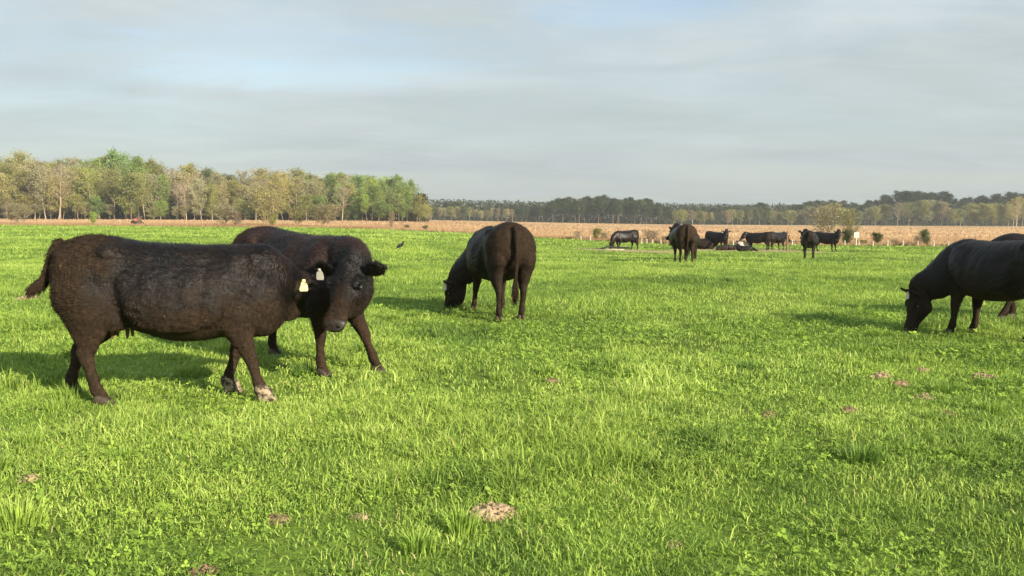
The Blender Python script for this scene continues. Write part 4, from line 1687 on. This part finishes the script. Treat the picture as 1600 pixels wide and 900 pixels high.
        for zz_, ww in prof:
            r = np.array([[-ww, -.002], [-ww * .7, -.004], [ww * .7, -.004], [ww, -.002], [ww, .002], [-ww, .002]])
            rings.append([c0 + sx * a_ + nrm * b_ + upv * (zz_ + .01) * 1.15 for a_, b_ in r])
        rings_to_geo(h, rings)
        ellipsoid(h, c0 + nrm * .004, (.009, .009, .009))
        link('ear_tag', h.mesh('ear_tag', False), matn, root)
    if udder:
        h = Geo()
        ellipsoid(h, (-.45 * stretch, 0, .67), (.15, .12, .11))
        for a_, b_ in ((-.34, .06), (-.34, -.06), (-.46, .06), (-.46, -.06)):
            tube(h, [(a_ * stretch, b_, .58), (a_ * stretch, b_ * 1.1, .55), (a_ * stretch, b_ * 1.15, .52)], [.018, .014, .010], [.018, .014, .010], (0, 1, 0), 10, 3)
        link('udder', h.mesh('udder'), M_UDDER, root)
    if not lying and vox < .03:
        # switch of long hair at the end of the tail
        tp = np.array(tail or STRAIGHT)
        rng = np.random.default_rng(seed)
        n = 1400 if vox < .016 else 250
        e_, pd = tp[-1] * st, (tp[-1] - tp[-2]) * st
        pd /= np.linalg.norm(pd)
        base = e_ - pd * rng.uniform(0, .13, n)[:, None] + rng.normal(0, .010, (n, 3))
        down = pd * .55 + np.array((0, 0, -.45))
        L = rng.uniform(.10, .26, n)[:, None] * switch
        dirs = down + rng.normal(0, .12, (n, 3))
        mid_ = base + dirs * L * .5 + rng.normal(0, .006, (n, 3))
        tip = mid_ + (dirs * .8 + np.array((0, 0, -.2))) * L * .55
        sd = rng.normal(0, 1, (n, 3))
        sd /= np.linalg.norm(sd, axis=1)[:, None]
        wd = .0028 if vox < .016 else .006
        W = np.stack([base - sd * wd, base + sd * wd, mid_ + sd * wd, mid_ - sd * wd, tip], 1).reshape(-1, 3)
        k = np.arange(n)[:, None] * 5
        link('tail_switch', np_mesh('tail_switch', W, [k + np.array([[0, 1, 2, 3]]), k + np.array([[3, 2, 4]])]), coat, root)
    if hair:
        link('hair', strands(me, hair, .030 if vox < .012 else .022, seed, lambda V_, N_: (V_[:, 2] > .62) | ((V_[:, 2] > .42) & (np.abs(N_[:, 1]) > .8)), 1.9 if vox < .012 else 1.5), coat, root)
        if ridge:
            hm = strands(me, ridge, .045, seed + 5, lambda V_, N_: (V_[:, 2] > 1.18) & (N_[:, 2] > .75) & (V_[:, 0] > -.9), 1.3, -.8)
            link('back_hair', hm, coat, root)
    return root


NEAR = 'black cattle standing in the near pasture'
# 1. big muddy cow, side on
make_cow('large muddy dark cow standing side on with pale caked front hooves, head turned away', NEAR,
         (.79, .30, .99), (.20, .62, -.75), (-2.765, 7.17), math.radians(7), 1.003,
         {'FR': (.15, -.01), 'FL': (-.20, .02), 'HR': (.13, .0), 'HL': (-.22, .02)},
         hs=.95, ears=((1, .1, .3), (1, -.10, -.15)), tags=((-1, M_TAGY, (.35, -1, 0)),), coat=M_COAT_MUD, vox=.0105,
         tail=[(-.86, 0, 1.27), (-.92, -.01, 1.21), (-.96, -.02, 1.09), (-.975, -.03, 1.01), (-1.02, -.035, .96), (-1.07, -.04, .935)], switch=.55,
         hair=90000, ridge=5000, udder=True, pale=('FR', 'FL'), neckmid=(.84, .10, .99), stretch=.97, seed=2, roll=0.0)
# 2. cow behind it, facing the camera
make_cow('reddish black cow behind the large muddy one, looking at the camera with lowered head', NEAR,
         (1.0, -.15, .975), (.24, -.55, -.82), (-2.10, 8.76), math.radians(-42), 1.035,
         {'FL': (.20, .06), 'FR': (-.02, .0), 'HR': (.05, .0), 'HL': (-.1, 0)},
         ears=((1, .22, .12), (1, .02, .25)), tags=((-1, M_TAGW, None),), coat=M_COAT_RED, vox=.0105,
         hair=80000, ridge=4500, neckmid=(.84, -.05, 1.03), seed=5, hs=1.07, fat=1.04)
# 3. grazing cow seen from behind
make_cow('broad black cow grazing, seen from behind, muddy rump and tail hanging straight', NEAR,
         (.92, .44, .42), (.12, .30, -.95), (-.20, 13.62), math.radians(105), 1.07,
         {'FL': (.05, .03), 'FR': (-.05, 0), 'HR': (.06, .02), 'HL': (-.06, 0)},
         ears=((1, .35, .1), (1, .3, .2)), tags=((1, M_TAGW, (-.6, .8, 0)),), coat=M_COAT_DARK, vox=.0135, fat=1.15, hs=1.08,
         hair=40000, neckmid=(.84, .22, .70), seed=8,
         tail=[(-.865, 0, 1.26), (-.94, 0, 1.20), (-.965, 0, 1.05), (-.955, .0, .80), (-.94, .01, .56), (-.935, .015, .46)])
# 4. grazing cow cut by the right edge
make_cow('black cow grazing at the right edge with a pale tag on its raised ear', NEAR,
         (1.0, .41, .53), (.10, .22, -.97), (6.28, 11.22), math.radians(112), .995,
         {'FL': (.02, .02), 'FR': (-.02, .04), 'HL': (.20, .0), 'HR': (.0, 0)},
         ears=((.45, 1.0, .2), (1, .3, .2)), tags=((1, M_TAGW, (.2, .9, .4)),), coat=M_COAT_DARK, vox=.0135, hair=40000,
         neckmid=(.85, .22, .71), seed=12, fat=1.12, hs=1.06)
# 5. cow behind it
make_cow('black cow mostly outside the right edge, its back showing behind the grazing cow', NEAR,
         (.80, -.50, .80), (.3, -.6, -.5), (8.16, 13.25), math.radians(172), 1.03,
         {'FL': (.18, .0), 'FR': (-.1, 0)}, coat=M_COAT_DARK, vox=.02, seed=15, neckmid=(.90, -.15, .8), detail=True)

FARG = 'black cattle far across the pasture'
UP = dict(poll=(1.05, 0, 1.38), neckmid=(.86, 0, 1.18))
p = at(978, 391)
make_cow('small black cow grazing with its head over the pale slab, left of the far herd', FARG,
         (1.12, .05, .50), (.35, .05, -.93), p, math.radians(207), .97, {'FL': (.12, 0), 'FR': (-.1, 0), 'HL': (-.1, 0), 'HR': (.12, 0)},
         coat=M_COAT_FARB, vox=.028, neckmid=(.95, .02, .80), fat=.85, seed=21)
p = at(1067, 411)
make_cow('broad black cow walking away, nearest of the far herd, with reddish thighs', FARG,
         (.98, .10, 1.12), (.6, .5, -.6), p, math.radians(88), 1.03, {'HL': (.1, 0), 'HR': (-.1, 0), 'FL': (-.1, 0)},
         coat=M_COAT_RED, vox=.022, fat=1.2, seed=22, neckmid=(.85, .12, 1.15), ears=((1, .5, .1), (1, .3, .1)))
p = at(1078, 407)
make_cow('brownish black cow half hidden at the right flank of the walking cow', FARG,
         (1.1, .1, .9), (.8, .1, -.6), (p[0] + .1, p[1] + .4), math.radians(76), .99, {'HL': (-.1, 0), 'HR': (.1, 0)},
         coat=M_COAT_FARB, vox=.028, fat=1.0, seed=23, neckmid=(.85, .05, 1.0))
p = at(1119, 390)
make_cow('black cow standing beside the left brown post, head up towards the camera', FARG,
         (.98, -.18, 1.30), (.30, -.55, -.68), p, math.radians(-50), .98, {'FL': (.08, 0)},
         tags=((-1, M_TAGW, None),), coat=M_COAT_FAR, vox=.028, fat=1.05, seed=24, neckmid=(.86, -.05, 1.15))
p = at(1185, 391)
make_cow('brown tinged cow facing left just behind the pale water trough', FARG,
         (1.0, .22, 1.10), (.45, .50, -.72), p, math.radians(146), .96, {'FL': (-.05, 0)},
         tags=((1, M_TAGW, None),), coat=M_COAT_FARB, vox=.028, fat=1.0, seed=25, neckmid=(.88, .08, 1.08))
p = at(1212, 391)
make_cow('black cow nosing towards the right brown post with lowered head', FARG,
         (1.12, -.05, 1.02), (.72, -.1, -.68), p, math.radians(38), .98, {'FL': (.05, 0), 'HL': (-.12, 0)},
         coat=M_COAT_FAR, vox=.028, fat=1.02, seed=26, neckmid=(.90, 0, 1.08))
p = at(1264, 404)
make_cow('black cow seen from behind right of the brown posts, tail swung aside', FARG,
         (1.05, .25, 1.20), (.8, .3, -.5), p, math.radians(70), 1.0, {'HL': (.05, 0), 'HR': (-.08, 0)},
         coat=M_COAT_FAR, vox=.022, fat=1.05, seed=27, neckmid=(.85, .12, 1.1), ears=((1, .4, .1), (1, .3, .1)),
         tail=[(-.865, 0, 1.26), (-.95, 0, 1.18), (-.97, .02, 1.0), (-.97, .06, .80), (-.96, .13, .62), (-.95, .19, .52)])
p = at(1289, 393)
make_cow('black cow at the right end of the far herd, head up and looking this way', FARG,
         (1.00, -.12, 1.30), (.35, -.50, -.70), p, math.radians(-48), 1.0, {'FL': (.08, 0), 'HR': (-.1, 0)},
         coat=M_COAT_FAR, vox=.028, fat=1.0, seed=28, neckmid=(.86, -.04, 1.15))
LY = 'cattle lying on the bare ground by the trough'
p = at(1102, 390)
make_cow('black cow lying down in front of the left brown post', LY, (1.02, .10, 1.20), (.7, .3, -.5), p, math.radians(165), 1.0,
         coat=M_COAT_FARB, vox=.03, lying=True, seed=31, neckmid=(.86, .03, 1.05))
p = at(1055, 390)
make_cow('black calf lying left of the walking cow with its head raised', LY, (1.05, 0, 1.30), (.7, .2, -.4), (p[0] + .3, p[1]), math.radians(172), .52,
         coat=M_COAT_FAR, vox=.035, lying=True, seed=32, neckmid=(.86, 0, 1.12), cat='calf', name='calf')
p = at(1129, 392)
make_cow('black calf curled on the ground under the left brown post', LY, (.95, .25, 1.0), (.2, .7, -.5), p, math.radians(200), .48,
         coat=M_COAT_FARB, vox=.035, lying=True, seed=33, neckmid=(.84, .1, 1.0), cat='calf', name='calf')
p = at(1144, 391.5)
make_cow('black calf lying between the left post and the trough, head up', LY, (1.0, -.1, 1.3), (.5, -.5, -.4), p, math.radians(20), .46,
         coat=M_COAT_FAR, vox=.035, lying=True, seed=34, neckmid=(.84, 0, 1.15), cat='calf', name='calf')
p = at(1163, 393.5)
make_cow('black calf lying flat against the front of the pale trough', LY, (1.05, -.05, .95), (.8, -.2, -.4), p, math.radians(-12), .55,
         coat=M_COAT_FAR, vox=.035, lying=True, seed=35, neckmid=(.86, 0, .95), cat='calf', name='calf', sink=.06)
